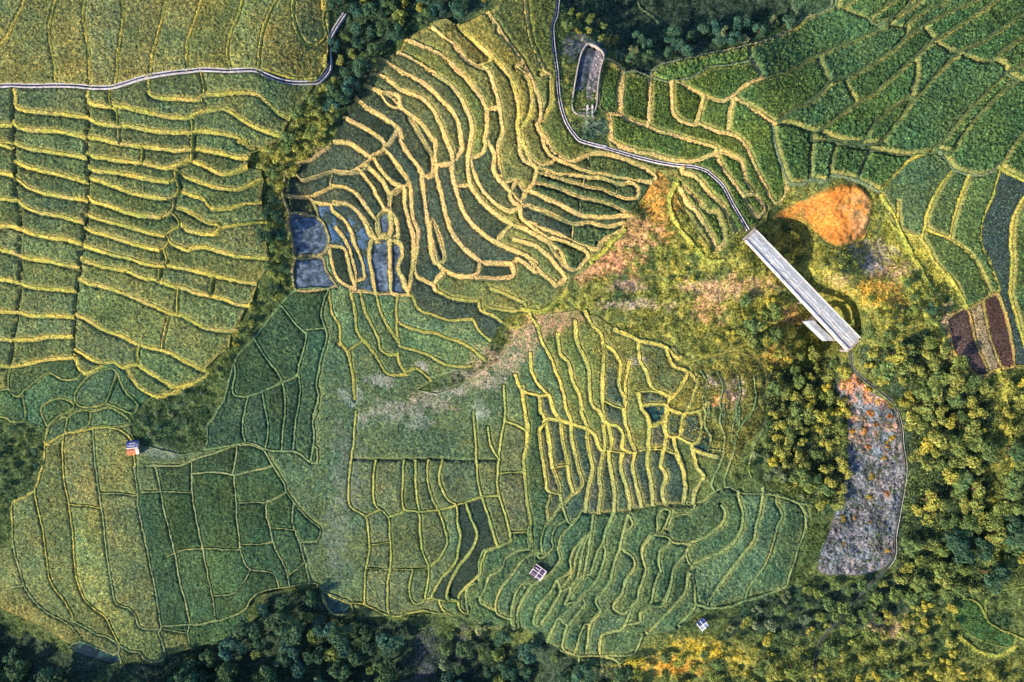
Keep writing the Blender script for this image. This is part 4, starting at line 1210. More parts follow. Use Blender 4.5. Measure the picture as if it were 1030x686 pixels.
# ------------------------------------------------------------------ bunds: one ribbon for each surveyed line
def ribbon(pts, step):
    seg = np.hypot(*np.diff(pts, axis=0).T); s = np.concatenate([[0], np.cumsum(seg)])
    n = max(3, int(s[-1] / step) + 1); t = np.linspace(0, s[-1], n)
    p = np.stack([np.interp(t, s, pts[:, 0]), np.interp(t, s, pts[:, 1])], 1)
    d = np.gradient(p, axis=0); d /= (np.hypot(d[:, 0], d[:, 1])[:, None] + 1e-9)
    return p, np.stack([-d[:, 1], d[:, 0]], 1)
TSP = np.array([-1.05, -.85, -.65, -.45, -.27, -.1, .08, .27, .46, .65, .85, 1.05, 1.28, 1.5]); NP_ = len(TSP)
for li, L in enumerate(lines):
    if L['blk'] is None: continue
    bk = L['blk']; B = BLOCKS[bk]; root = roots.get(bk); st = L['style']
    if root is None: continue
    pts = L['pts']
    m = (pts[:, 0] > X0) & (pts[:, 0] < X1) & (pts[:, 1] > Y0) & (pts[:, 1] < Y1); pts = pts[m]
    if len(pts) < 2 or np.hypot(*np.diff(pts, axis=0).T).sum() < 3: continue
    p, nrm = ribbon(pts, 1.1)
    w = B['w'] * {'bund': 1, 'thin': min(.55, 1.2 / B['w']), 'ditch': .9}[st]; bc = np.array(B['bund']); mx_, my_ = pts.mean(0)
    if bk == 'K' and mx_ < 380 and my_ > 170: w *= .75
    if bk == 'K' and mx_ < 335: bc = np.array((.26, .22, .11)); w *= .8
    if bk == 'J' and my_ < 165 and mx_ > 790: bc = np.array((.075, .105, .065)); w *= .8
    if bk == 'K' and my_ < 100: bc = np.array((.46, .37, .095))
    if bk == 'J' and mx_ < 800 and my_ > 80: bc = np.array((.48, .34, .14)); w *= 1.5
    if bk == 'D' and mx_ < 110 and my_ < 560: bc = np.array((.36, .31, .08))
    if bk == 'J' and (mx_ > 880 and my_ > 170 or pts[:, 0].min() > 870 and my_ > 180): bc = np.array((.34, .29, .07))
    n = len(p)
    wv = w * (.66 + .48 * vnoise(p[:, 0], p[:, 1], 11, 101) + .22 * vnoise(p[:, 0], p[:, 1], 3.5, 102))
    o1 = w + .9
    zl = surf(p[:, 0] - nrm[:, 0] * o1, p[:, 1] - nrm[:, 1] * o1); zr = surf(p[:, 0] + nrm[:, 0] * o1, p[:, 1] + nrm[:, 1] * o1)
    sgn = 1.0 if np.mean(zr - zl) < 0 else -1.0                  # the side where the ground drops
    hi, lo = (zl, zr) if sgn > 0 else (zr, zl)
    hi = np.clip(hi, lo - .3, lo + 2.6)
    ts = np.tile(TSP, (n, 1))
    off = ts * sgn * wv[:, None] + (vnoise(p[:, 0:1] + TSP * 3, p[:, 1:2] + TSP * 5, 2.0, 141) - .5) * .85
    px = p[:, 0:1] + nrm[:, 0:1] * off; py = p[:, 1:2] + nrm[:, 1:2] * off
    fx_, fy_ = px.ravel(), py.ravel(); tf_ = ts.ravel()
    bh = B['bh'] * (.7 if st == 'thin' else 1)
    if st == 'ditch':
        z = np.minimum(hi, lo)[:, None] - .45 * (1 - np.clip(np.abs(ts / 1.2), 0, 1) ** 4) + .05
    else:
        k = np.clip((ts + .05) / 1.05, 0, 1); k = k * k * (3 - 2 * k)
        z = hi[:, None] * (1 - k) + lo[:, None] * k + bh * np.clip(1 - np.abs((ts + .1) / .95) ** 2, 0, 1) + .05
        if w > 1.9: z = z - bh * .5 * np.exp(-((ts - .12) / .12) ** 2)      # trodden line just below the crest
    z = z + RNG.normal(0, .035, z.shape) + (vnoise(px, py, 2.6, 143) - .5) * .20
    z[:, 0] -= .9; z[:, -1] -= .9
    wx, wy = to_world(fx_, fy_)
    V = np.stack([wx, wy, z.ravel()], 1) - np.array(root.location)
    ii = np.arange(n * NP_).reshape(n, NP_)
    F = np.stack([ii[:-1, :-1].ravel(), ii[:-1, 1:].ravel(), ii[1:, 1:].ravel(), ii[1:, :-1].ravel()], 1)
    p3 = V[F]; nz = (p3[:, 1, 0]-p3[:, 0, 0])*(p3[:, 2, 1]-p3[:, 0, 1]) - (p3[:, 1, 1]-p3[:, 0, 1])*(p3[:, 2, 0]-p3[:, 0, 0])
    if nz.sum() < 0: F = F[:, ::-1]
    crop = np.array(B['crop'])
    if st == 'ditch':
        c = np.tile(np.array((.024, .042, .034)), (len(fx_), 1)) * (.6 + .8 * RNG.random((len(fx_), 1)))
    else:
        gr = np.clip((fbm(fx_, fy_, 10, 111) * .6 + fbm(fx_, fy_, 45, 113) * .4 - .36) * 3.2, 0, 1)[:, None] * .75
        c = bc * (1 - gr) + (bc * np.array((.50, .74, .72))) * gr
        if bk in 'BK' or bk == 'J' and mx_ < 800:
            dk_ = np.clip((fbm(fx_, fy_, 17, 121) - .52) * 4, 0, 1)[:, None] * .4; c = c * (1 - dk_) + np.array((.44, .28, .17)) * dk_
        if bk == 'H':
            fg = np.clip(np.maximum((fy_ - 445) / 60, (fx_ - 690) / 40), 0, 1)[:, None] * .8; c = c * (1 - fg) + np.array((.215, .26, .115)) * (c.mean(1, keepdims=True) / bc.mean()) * fg
        if bk == 'I':
            fg = np.clip((fbm(fx_, fy_, 24, 151) - .55) * 5, 0, 1)[:, None] * .6; c = c * (1 - fg) + np.array((.30, .28, .095)) * fg
        wob = .35 * (vnoise(fx_, fy_, 3, 131) - .5)
        hs = np.clip((-tf_ - .38 + wob) / .35, 0, 1)[:, None]; c = c * (1 - hs) + crop * np.array((1.5, 1.4, 1.15)) * hs       # crop at the crest
        bl = {'K': .35, 'J': .4}.get(bk, .75)
        ls = np.clip((tf_ - .15 + wob) / .75, 0, 1)[:, None] * bl; c = c * (1 - ls) + (crop * np.array((1.7, 1.5, 1.2))) * ls   # greener towards the foot, so the crest is painted as a sunlit edge
        if bk in TOE and st == 'bund':
            tw = (np.clip((tf_ - .98 + .5 * wob) / .14, 0, 1) * (.35 + .65 * np.clip(vnoise(fx_, fy_, 9, 161) * 1.6, 0, 1)))[:, None]
            c = c * (1 - tw) + np.array((.020, .036, .034)) * tw                     # dark band along the foot
        mid = np.exp(-((tf_ - .12) / .10) ** 2)[:, None] * (.65 if w > 1.9 else .1) * (.35 + .65 * vnoise(fx_, fy_, 8, 133))[:, None]
        c = c * (1 - mid) + np.array((.11, .075, .04)) * mid
        c = c * (.72 + .56 * RNG.random((len(c), 1)))
    # grass blades standing on the bank
    n_t = int(n * (3.0 if w > 1.5 else 1.2)); pk = RNG.integers(0, n * NP_, n_t)
    tv, tff, tcol = leaves(V[pk] + RNG.normal(0, .12, (n_t, 3)) * np.array((1, 1, .3)) + np.array((0, 0, .08)), np.tile(np.array((0., 0., .7)), (n_t, 1)), .20, c[pk] * RNG.uniform(.55, 1.6, (n_t, 1)), RNG)
    np_mesh('bund', np.vstack([V, tv]), np.vstack([F, tff + len(V)]), [M_GRASS], np.vstack([c, tcol]), parent=root)
print('paddies', PADDIES, 'bunds', len(lines))
# ------------------------------------------------------------------ irrigation canals
M_CWALL = plain_mat('canal_concrete', (.36, .35, .41), .85, .2, .45, 1.2)
M_CWATER = water_mat('canal_water', (.020, .040, .075), .1)
M_DARKC = plain_mat('shadow_dark_concrete', (.05, .06, .05), .9, .15, .4, 1.2)  # south canal walls: their shadow line put into the colour
CAN_INFO = {
 'west': ('narrow pale concrete canal running past the long rice strips at the left', 1.0),
 'east': ('narrow concrete canal curving down past the tank to the bridge', .85),
 'south': ('thin dark canal along the outer edge of the grey dry strip', .8),
}
for key, pts in canals.items():
    m = (pts[:, 0] > X0) & (pts[:, 0] < X1) & (pts[:, 1] > Y0) & (pts[:, 1] < Y1); pts = pts[m]
    p, nr = ribbon(pts, 2.0); n = len(p); sc_ = CAN_INFO[key][1]
    z0 = np.median([surf(p[:, 0] + nr[:, 0] * q, p[:, 1] + nr[:, 1] * q) for q in (-4, -2, 0, 2, 4)], axis=0) * .5 + .5 * np.max([surf(p[:, 0] + nr[:, 0] * q, p[:, 1] + nr[:, 1] * q) for q in (-4, -2, 0, 2, 4)], axis=0)
    z0 = smooth1(z0, 9) + .25
    mid = P3(p[n // 2, 0], p[n // 2, 1]); root = empty('irrigation_canal', mid); tag(root, CAN_INFO[key][0], 'canal', 'irrigation canals')
    def strip(name, prof, mat):
        pr = np.array(prof); k = len(pr)
        px = p[:, 0:1] + nr[:, 0:1] * pr[None, :, 0] * sc_; py = p[:, 1:2] + nr[:, 1:2] * pr[None, :, 0] * sc_
        z = z0[:, None] + pr[None, :, 1]
        wx, wy = to_world(px.ravel(), py.ravel()); V = np.stack([wx, wy, z.ravel()], 1) - np.array(mid)
        ii = np.arange(n * k).reshape(n, k)
        F = np.stack([ii[:-1, :-1].ravel(), ii[:-1, 1:].ravel(), ii[1:, 1:].ravel(), ii[1:, :-1].ravel()], 1)
        return np_mesh(name, V, F[:, ::-1], [mat], parent=root)
    a_, b_ = {'west': (2.4, 2.2), 'east': (1.9, 1.7), 'south': (1.5, 1.28)}[key]
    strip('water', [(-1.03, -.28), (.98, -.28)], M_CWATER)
    strip('canal_wall', [(-a_, -2.5), (-a_ + .05, .18), (-1.05, .20), (-1.0, -.55)], M_CWALL if key != 'south' else M_DARKC)
    strip('canal_wall', [(.95, -.55), (1.0, .22), (b_, .20), (b_ + .05, -2.5)], M_CWALL if key != 'south' else M_DARKC)
    if key == 'south':
        kp = p[:, 1] < 572; p, nr, z0, n = p[kp], nr[kp], z0[kp], int(kp.sum())
        strip('coping', [(-1.45, .15), (-1.42, .30), (-1.15, .30), (-1.1, .15)], M_CWALL)


# ------------------------------------------------------------------ bridge
M_TWALL = plain_mat('tank_concrete', (.27, .24, .24), .9, .2, .45, 1.5)
def wpt(px, py, z):
    s = MPP * (CAM_H - z) / CAM_H
    return Vector(((px - CX) * s, -(py - CY) * s, z))
BZ = 24.0
bA, bB = wpt(755, 237, BZ), wpt(857.5, 347, BZ)
bdir = (bB - bA); bL = bdir.length; brz = math.atan2(bdir.y, bdir.x)
bridge = empty('footbridge', bA, brz)
tag(bridge, 'long pale grey bridge with white lengthwise parapets spanning the dry gully', 'bridge')
M_WHITE = plain_mat('bridge_white_paint', (.50, .49, .50), .6, .3, .6, 1.0, 0, (.5, 3, 3))
M_DECK = plain_mat('bridge_deck', (.33, .34, .38), .85, .2, .5, 1.3, 0, (.35, 4, 4))
M_BLUE = plain_mat('weathered_blue_grey_sheet', (.30, .35, .42), .6, .4, .6, 1.6, 0, (.35, 4, 4))
def taper_bar(name, ya, yb, wa, wb, z0, z1, mat, x0=0.0, x1=1.0, tilt=0.0, seg=14):
    """bar running along the bridge; lateral centre goes from ya to yb, width wa to wb"""
    bm = bmesh.new(); rings = []
    for k in range(seg + 1):
        t = x0 + (x1 - x0) * k / seg
        y = ya + (yb - ya) * t; w = wa + (wb - wa) * t
        x = t * bL; jz = (vnoise(np.array([x]), np.array([ya * 7.3]), 3.0, 5)[0] - .5) * .05
        rings.append([bm.verts.new((x, y + dy * w / 2, z + jz + tilt * dy * w / 2)) for dy, z in ((-1, z0), (1, z0), (1, z1), (-1, z1))])
    for a_, b_ in zip(rings[:-1], rings[1:]):
        for q in range(4): bm.faces.new((a_[q], a_[(q + 1) % 4], b_[(q + 1) % 4], b_[q]))
    bm.faces.new(rings[0]); bm.faces.new(rings[-1][::-1])
    return bm_obj(name, bm, mat, bridge)
# local +y is the upper right side of the span, -y the sunny lower left side
taper_bar('deck_slab', .05, .45, 4.9, 6.0, -.9, -.35, M_CONC)
taper_bar('parapet', -2.25, -2.1, .60, .65, -.35, .30, M_WHITE)
taper_bar('lane', -1.25, -.9, 1.35, 1.7, -.35, -.12, M_DECK)
taper_bar('kerb', -.45, .15, .28, .30, -.35, .02, M_WHITE)
taper_bar('lane', .15, .55, .85, .5, -.35, -.05, M_BLUE)
taper_bar('kerb', .75, .95, .24, .26, -.35, .08, M_WHITE)
for q in range(4):
    y = 1.08 + q * .40
    taper_bar('roof_rib', y, y + .35 + q * .20, .34, .54, -.35, .02 - q * .06, M_BLUE if q % 2 == 0 else M_DECK)
taper_bar('parapet', 2.55, 3.40, .18, .22, -.35, .30, M_WHITE)
for k in range(6):
    t = .06 + .88 * k / 5; bm = bmesh.new()
    gz = float(land(np.array([755 + 102.5 * t]), np.array([237 + 110 * t]))[0]) - BZ - 2
    box(bm, t * bL - .3, t * bL + .3, -.9, 2.3, gz, -.9, .08); bm_obj('pier', bm, M_TWALL, bridge)
for t in (-.01, 1.01):
    bm = bmesh.new(); box(bm, t * bL - .4, t * bL + .4, -2.4, 2.9, -6, -.40, .1); bm_obj('abutment', bm, M_TWALL, bridge)
for k in range(1, 13):
    bm = bmesh.new(); x = bL * k / 13; box(bm, x - .10, x + .10, -1.9, 2.4 + .6 * k / 13, -.36, .06); bm_obj('deck_joint', bm, M_BLUE if k % 3 else M_WHITE, bridge)
# low side ramp near the far end
ramp_o = empty('side_ramp', wpt(824, 331, 22.0), brz + .06)
tag(ramp_o, 'narrow grey ramp lying beside the lower end of the bridge', 'ramp')
for k, y in enumerate((-.95, -.32, .32, .95)):
    bm = bmesh.new(); box(bm, -4.6 + k * .4, 4.6 + k * .35, y * .8 - .2, y * .8 + .2, -4.0, -.5 + .05 * (k % 2), .05); bm_obj('plank', bm, M_DECK if k % 2 else M_BLUE, ramp_o)

# ------------------------------------------------------------------ water tank
tk = catmull(parse('d0 325,205 298,250 276,350 258,470 262,510 295,530 340,528 362,495 370,400 383,310 398,255 375,225 345,208 325,205'), 2.5)
tz = float(land(np.array([590.]), np.array([85.]))[0]) + 1.0
tank = empty('water_tank', wpt(590, 85, tz)); tag(tank, 'long rounded concrete water tank half filled with rubble beside the canal', 'tank')
def px_world(P_, z): return np.array([tuple(wpt(a_, b_, z)) for a_, b_ in P_]) - np.array(tank.location)
tc_ = tk.mean(0)
def ring(name, s0, s1, z0, z1, mat):
    n = len(tk) - 1; R = []
    d = np.gradient(tk[:-1], axis=0); d /= np.hypot(d[:, 0], d[:, 1])[:, None]; nn = np.stack([d[:, 1], -d[:, 0]], 1)
    if ((tk[:-1] - tc_) * nn).sum() < 0: nn = -nn
    V = np.vstack([px_world(tk[:-1] + nn * s, tz) + np.array((0, 0, z)) for s, z in ((s0, z0), (s0, z1), (s1, z1), (s1, z0))])
    F = [(k * n + i, k * n + (i + 1) % n, ((k + 1) % 4) * n + (i + 1) % n, ((k + 1) % 4) * n + i) for k in range(4) for i in range(n)]
    return np_mesh(name, V, np.array(F), [mat], parent=tank)
ring('tank_wall', -.2, 1.3, -3, .55, M_TWALL)
M_TWATER = water_mat('tank_water', (.060, .075, .100), .15)
wl_ = parse('d0 345,212 300,252 280,350 262,470 266,508 300,522 315,470 322,400 335,330 352,270 362,235')
bm = bmesh.new(); f = bm.faces.new([bm.verts.new(v_ + np.array((0, 0, -.6))) for v_ in px_world(wl_, tz)]); bm_obj('water', bm, M_TWATER, tank)
rb = parse('d0 362,230 352,270 335,330 322,400 315,470 300,522 338,524 358,495 366,400 379,310 394,255 375,230')
bm = bmesh.new(); bm.faces.new([bm.verts.new(v_ + np.array((0, 0, -.45))) for v_ in px_world(rb, tz)])
bmesh.ops.triangulate(bm, faces=bm.faces); bmesh.ops.subdivide_edges(bm, edges=bm.edges, cuts=3, use_grid_fill=True)
for v_ in bm.verts: v_.co.z += random.random() * .35
M_RUB = plain_mat('rubble', (.15, .14, .165), .95, .1, .5, 1.2); bm_obj('sediment', bm, M_RUB, tank)
def rock_bm(s, seed):
    bm = bmesh.new(); bmesh.ops.create_icosphere(bm, subdivisions=1, radius=1); rr = random.Random(seed)
    for v_ in bm.verts: v_.co = Vector((v_.co.x * rr.uniform(.7, 1.2), v_.co.y * rr.uniform(.7, 1.2), v_.co.z * rr.uniform(.5, .8))) * s
    return bm
M_ROCK = plain_mat('stone', (.30, .26, .27), .9, .15, .4, 2.0)
rr = random.Random(5)
for k in range(26):
    t = rr.random(); a_ = np.array(rb[0]) * (1 - t) + np.array(rb[5]) * t; px, py = a_ + np.array((rr.uniform(2, 9) , rr.uniform(-2, 2)))
    o_ = bm_obj('stone', rock_bm(rr.uniform(.22, .55), k), M_ROCK, tank); o_.location = wpt(px, py, tz - .25) - tank.location
M_PINK = plain_mat('weir_planks', (.36, .28, .30), .8, .2, .3, 2.0)
for (q0, q1, q2, q3, h_) in ((290, 345, 500, 506, .7), (285, 340, 520, 526, .7), (316, 355, 528, 548, .3), (318, 328, 485, 540, .8), (342, 350, 485, 540, .8)):
    a_, b_ = wpt(520 + q0 / 4.575, q3 / 4.575, tz) - tank.location, wpt(520 + q1 / 4.575, q2 / 4.575, tz) - tank.location
    bm = bmesh.new(); box(bm, a_.x, b_.x, a_.y, b_.y, -1, h_, .03); bm_obj('weir_beam', bm, M_PINK if h_ < .75 else M_WHITE, tank)

# ------------------------------------------------------------------ huts
def sheet_roof(name, parent, x0, x1, y0, y1, zl, zh, mat, n=8, axis='x'):
    """corrugated sheet sloping from y0 (height zl) to y1 (height zh)"""
    V = []; F = []
    m_ = n * 4
    for k in range(m_ + 1):
        x = x0 + (x1 - x0) * k / m_; dz = .05 * math.cos(k * math.pi / 2)
        V += [(x, y0, zl + dz), (x, y1, zh + dz), (x, y0, zl + dz - .03), (x, y1, zh + dz - .03)]
    for k in range(m_):
        b_ = k * 4; F += [(b_, b_ + 4, b_ + 5, b_ + 1), (b_ + 2, b_ + 3, b_ + 7, b_ + 6), (b_, b_ + 2, b_ + 6, b_ + 4), (b_ + 1, b_ + 5, b_ + 7, b_ + 3)]
    return np_mesh(name, np.array(V), np.array(F), [mat], parent=parent)
M_RBLUE = plain_mat('blue_roof_sheet', (.035, .065, .22), .5, .4, .45, 1.2)
M_RORG = plain_mat('rusty_orange_sheet', (.48, .17, .08), .7, .3, .4, 1.4)
M_RWHITE = plain_mat('whitewashed_sheet', (.70, .68, .64), .6, .3, .2, 1.4)
M_PURP = plain_mat('weathered_purple_sheet', (.085, .060, .115), .6, .3, .35, 1.2)
M_WOOD = plain_mat('grey_timber', (.22, .17, .13), .85, .15, .3, 2.5)
M_LILAC = plain_mat('pale_batten', (.60, .54, .62), .7, .2, .2, 2.0)
def hut_frame(root, hx, hy, hz):
    for sx in (-1, 1):
        for sy in (-1, 1):
            bm = bmesh.new(); box(bm, sx * hx - .09, sx * hx + .09, sy * hy - .09, sy * hy + .09, -.6, hz, .01); bm_obj('post', bm, M_WOOD, root)
    for (x0, x1, y0, y1) in ((-hx, hx, -hy - .04, -hy + .04), (-hx, hx, hy - .04, hy + .04), (-hx - .04, -hx + .04, -hy + .1, hy - .1), (hx - .04, hx + .04, -hy + .1, hy - .1)):
        bm = bmesh.new(); box(bm, x0, x1, y0, y1, -.5, hz * .85); bm_obj('wall', bm, M_WOOD, root)
def g_at(px, py): return float(surf(np.array([px]), np.array([py]))[0])
def hut_root(name, px, py, rot, label):
    z = max(g_at(px + dx, py + dy) for dx in (-4, 0, 4) for dy in (-4, 0, 4)) + .1
    e = empty(name, wpt(px, py, z), rot); tag(e, label, 'hut'); return e
h1 = hut_root('field_hut', 137, 450, math.radians(6), 'small hut with a blue and rust-orange tin roof at the top of the fan paddies')
hut_frame(h1, 1.7, 2.2, 2.0)
sheet_roof('roof_sheet', h1, -2.1, 2.1, 2.75, .15, 2.05, 2.75, M_RBLUE, 8)
sheet_roof('roof_sheet', h1, -2.3, .75, -2.35, .12, 2.0, 2.72, M_RORG, 6)
sheet_roof('roof_sheet', h1, .80, 1.95, -2.2, .10, 2.02, 2.70, M_RWHITE, 3)
bm = bmesh.new(); box(bm, -2.2, 2.0, .0, .25, 2.74, 2.86, .02); bm_obj('ridge_cap', bm, M_RWHITE, h1)
for y in (.9, 1.8):
    bm = bmesh.new(); box(bm, -1.5 + y * .3, .2 + y * .6, y - .06, y + .06, 2.55, 2.66); bm_obj('batten', bm, M_RWHITE, h1)
h2 = hut_root('field_hut', 541, 574, math.radians(-36), 'small square hut with a purple roof and pale battens in the lower fan')
hut_frame(h2, 1.7, 1.6, 1.9)
sheet_roof('roof_sheet', h2, -2.2, .1, -2.05, .05, 1.95, 2.35, M_PURP, 5); sheet_roof('roof_sheet', h2, .13, 2.1, -2.0, .03, 1.97, 2.33, M_PURP, 5)
sheet_roof('roof_sheet', h2, -2.2, .1, 2.0, .08, 1.95, 2.37, M_PURP, 5); sheet_roof('roof_sheet', h2, .13, 2.1, 2.0, .08, 1.96, 2.36, M_PURP, 5)
for (x0, x1, y0, y1, z) in ((-2.3, 2.2, -.08, .16, 2.44), (-.05, .22, -2.1, 2.05, 2.47), (-2.3, 2.2, 1.85, 2.1, 2.08), (1.85, 2.3, -2.0, 2.1, 2.30), (-2.35, -2.1, -2.0, .6, 2.28), (.4, 1.8, -1.6, -1.3, 2.22), (-1.6, -.3, .9, 1.1, 2.32)):
    bm = bmesh.new(); box(bm, x0, x1, y0, y1, z, z + .10, .01); bm_obj('batten', bm, M_LILAC, h2)
h3 = hut_root('tarp_shelter', 705.5, 626, math.radians(38), 'tiny shelter with blue and white sheets at the edge of the southern scrub')
hut_frame(h3, 1.1, 1.2, 1.6)
M_TARP = plain_mat('pale_blue_tarp', (.28, .35, .48), .6, .3, .3, 1.5)
sheet_roof('roof_sheet', h3, -1.5, 1.4, -1.7, -.05, 1.65, 2.0, M_TARP, 4); sheet_roof('roof_sheet', h3, -1.2, 1.5, 1.6, .0, 1.6, 1.98, M_RBLUE, 4)
for (x0, x1, y0, y1, z) in ((-1.6, -1.3, -1.7, 1.5, 1.98), (-.1, .1, -1.7, 1.6, 2.05), (-1.5, 1.5, -.1, .1, 2.1), (-1.5, .4, -1.6, -1.2, 1.9)):
    bm = bmesh.new(); box(bm, x0, x1, y0, y1, z, z + .08); bm_obj('batten', bm, M_RWHITE, h3)

# ------------------------------------------------------------------ trees and shrubs
def crown_data(seed, R, H, lobes, nleaf, col, size, rough=.25):
    rng = np.random.default_rng(seed); C0 = []; N0 = []; K0 = []
    lob = []
    for k in range(lobes):
        a_ = rng.uniform(0, 6.283); q = R * math.sqrt(rng.uniform(.02, .75)) * .78
        lob.append((q * math.cos(a_), q * math.sin(a_), H * rng.uniform(.50, .92) * (1 - .25 * (q / R) ** 2), R * rng.uniform(.28, .50)))
    per = nleaf // lobes
    for (x, y, z, r) in lob:
        d = rng.normal(0, 1, (per, 3)); d[:, 2] = np.abs(d[:, 2]) * 1.0 - .25; d /= np.linalg.norm(d, axis=1)[:, None]
        rad = r * (1 - np.abs(rng.normal(0, rough, (per, 1)))) * rng.uniform(.9, 1.15, (per, 1))
        C0.append(np.array((x, y, z)) + d * rad * np.array((1, 1, .8))); N0.append(d + np.array((0, 0, .5)))
        K0.append(np.array(col) * rng.uniform(.55, 1.5, (per, 1)) * rng.uniform(.8, 1.25) * np.stack([rng.uniform(.8, 1.25, per), np.ones(per), rng.uniform(.8, 1.1, per)], 1))
    V, F, C_ = leaves(np.vstack(C0), np.vstack(N0), size, np.vstack(K0), rng)
    return V, F, C_, lob
def tube(bm, p0, p1, r0, r1, n=6):
    d = (p1 - p0).normalized(); a_ = d.orthogonal().normalized(); b_ = d.cross(a_); R = []
    for p_, r_ in ((p0, r0), (p1, r1)):
        R.append([bm.verts.new(p_ + (a_ * math.cos(6.2832 * k / n) + b_ * math.sin(6.2832 * k / n)) * r_) for k in range(n)])
    for k in range(n): bm.faces.new((R[0][k], R[0][(k + 1) % n], R[1][(k + 1) % n], R[1][k]))
KINDS = {}
def make_kind(key, seed, R, H, lobes, nleaf, col, size):
    V, F, C_, lob = crown_data(seed, R, H, lobes, nleaf, col, size)
    cm = np_mesh('crown', V, F, [M_LEAF], C_); cmesh = cm.data; bpy.data.objects.remove(cm)
    bm = bmesh.new(); top = Vector((random.uniform(-.1, .1) * R, random.uniform(-.1, .1) * R, H * .45))
    r0 = .05 * H * .9 + .03
    tube(bm, Vector((0, 0, -.8)), Vector((top.x * .5, top.y * .5, H * .22)), r0, r0 * .75); tube(bm, Vector((top.x * .5, top.y * .5, H * .22)), top, r0 * .75, r0 * .5)
    for (x, y, z, r) in lob[:6]: tube(bm, top * .8, Vector((x, y, z)), r0 * .4, r0 * .12, 5)
    t_ = bm_obj('trunk', bm, M_BARK); tmesh = t_.data; bpy.data.objects.remove(t_)
    KINDS[key] = (cmesh, tmesh)
DKG = (.048, .105, .062); MID = (.125, .185, .066); OLV = (.225, .255, .070); YEL = (.310, .310, .066); TEAL = (.048, .118, .092); RUST = (.34, .16, .065); PALE = (.17, .22, .13)
for s in range(3):
    make_kind(('dark', s), 100 + s, 3.4, 7.0, 10, 800, DKG, .36)
    make_kind(('teal', s), 110 + s, 3.4, 6.5, 10, 780, TEAL, .36)
    make_kind(('mid', s), 120 + s, 2.6, 5.0, 8, 560, MID, .29)
    make_kind(('olive', s), 130 + s, 2.2, 4.2, 7, 480, OLV, .27)
    make_kind(('yellow', s), 140 + s, 1.9, 3.2, 6, 380, YEL, .26)
    make_kind(('pale', s), 150 + s, 2.5, 3.6, 8, 520, PALE, .28)
make_kind(('rust', 0), 160, 1.5, 1.8, 6, 260, RUST, .24); make_kind(('rust', 1), 161, 1.3, 1.5, 6, 240, (.40, .22, .06), .24)
make_kind(('rust', 2), 162, 1.4, 1.6, 6, 240, (.34, .26, .05), .24)
COUNT = {}
def plant(key, px, py, scale, label, group, name='tree', cat='tree'):
    z = g_at(px, py) - .15
    cm, tm = KINDS[(key, random.randrange(3))]
    x, y = to_world(np.array([px]), np.array([py]))
    e = bpy.data.objects.new(name, None); e.location = (x[0], y[0], z); e.rotation_euler = (0, 0, random.uniform(0, 6.28)); e.empty_display_size = .5
    e.scale = (scale * random.uniform(.88, 1.12), scale * random.uniform(.88, 1.12), scale * random.uniform(.85, 1.15)); link(e)
    tag(e, label, cat, group)
    c_ = bpy.data.objects.new('crown', cm); link(c_, e)
    t_ = bpy.data.objects.new('trunk', tm); link(t_, e)
    COUNT[group] = COUNT.get(group, 0) + 1
can_pts = np.vstack(list(canals.values()))
def scatter(poly, spacing, seed, avoid=None):
    rng = random.Random(seed); xs = [p_[0] for p_ in poly]; ys = [p_[1] for p_ in poly]; out = []
    tries = int((max(xs) - min(xs)) * (max(ys) - min(ys)) / spacing ** 2 * 9)
    for _ in range(tries):
        x, y = rng.uniform(min(xs), max(xs)), rng.uniform(min(ys), max(ys))
        if not in_poly(np.array([x]), np.array([y]), poly)[0]: continue
        if any((x - a_) ** 2 + (y - b_) ** 2 < spacing ** 2 for a_, b_ in out): continue
        if np.min(np.hypot(can_pts[:, 0] - x, can_pts[:, 1] - y)) < 5.5: continue
        if in_poly(np.array([x]), np.array([y]), STRIP)[0]: continue
        if vnoise(np.array([x]), np.array([y]), 22, 7)[0] > .80: continue      # clearings
        out.append((x, y))
    return out
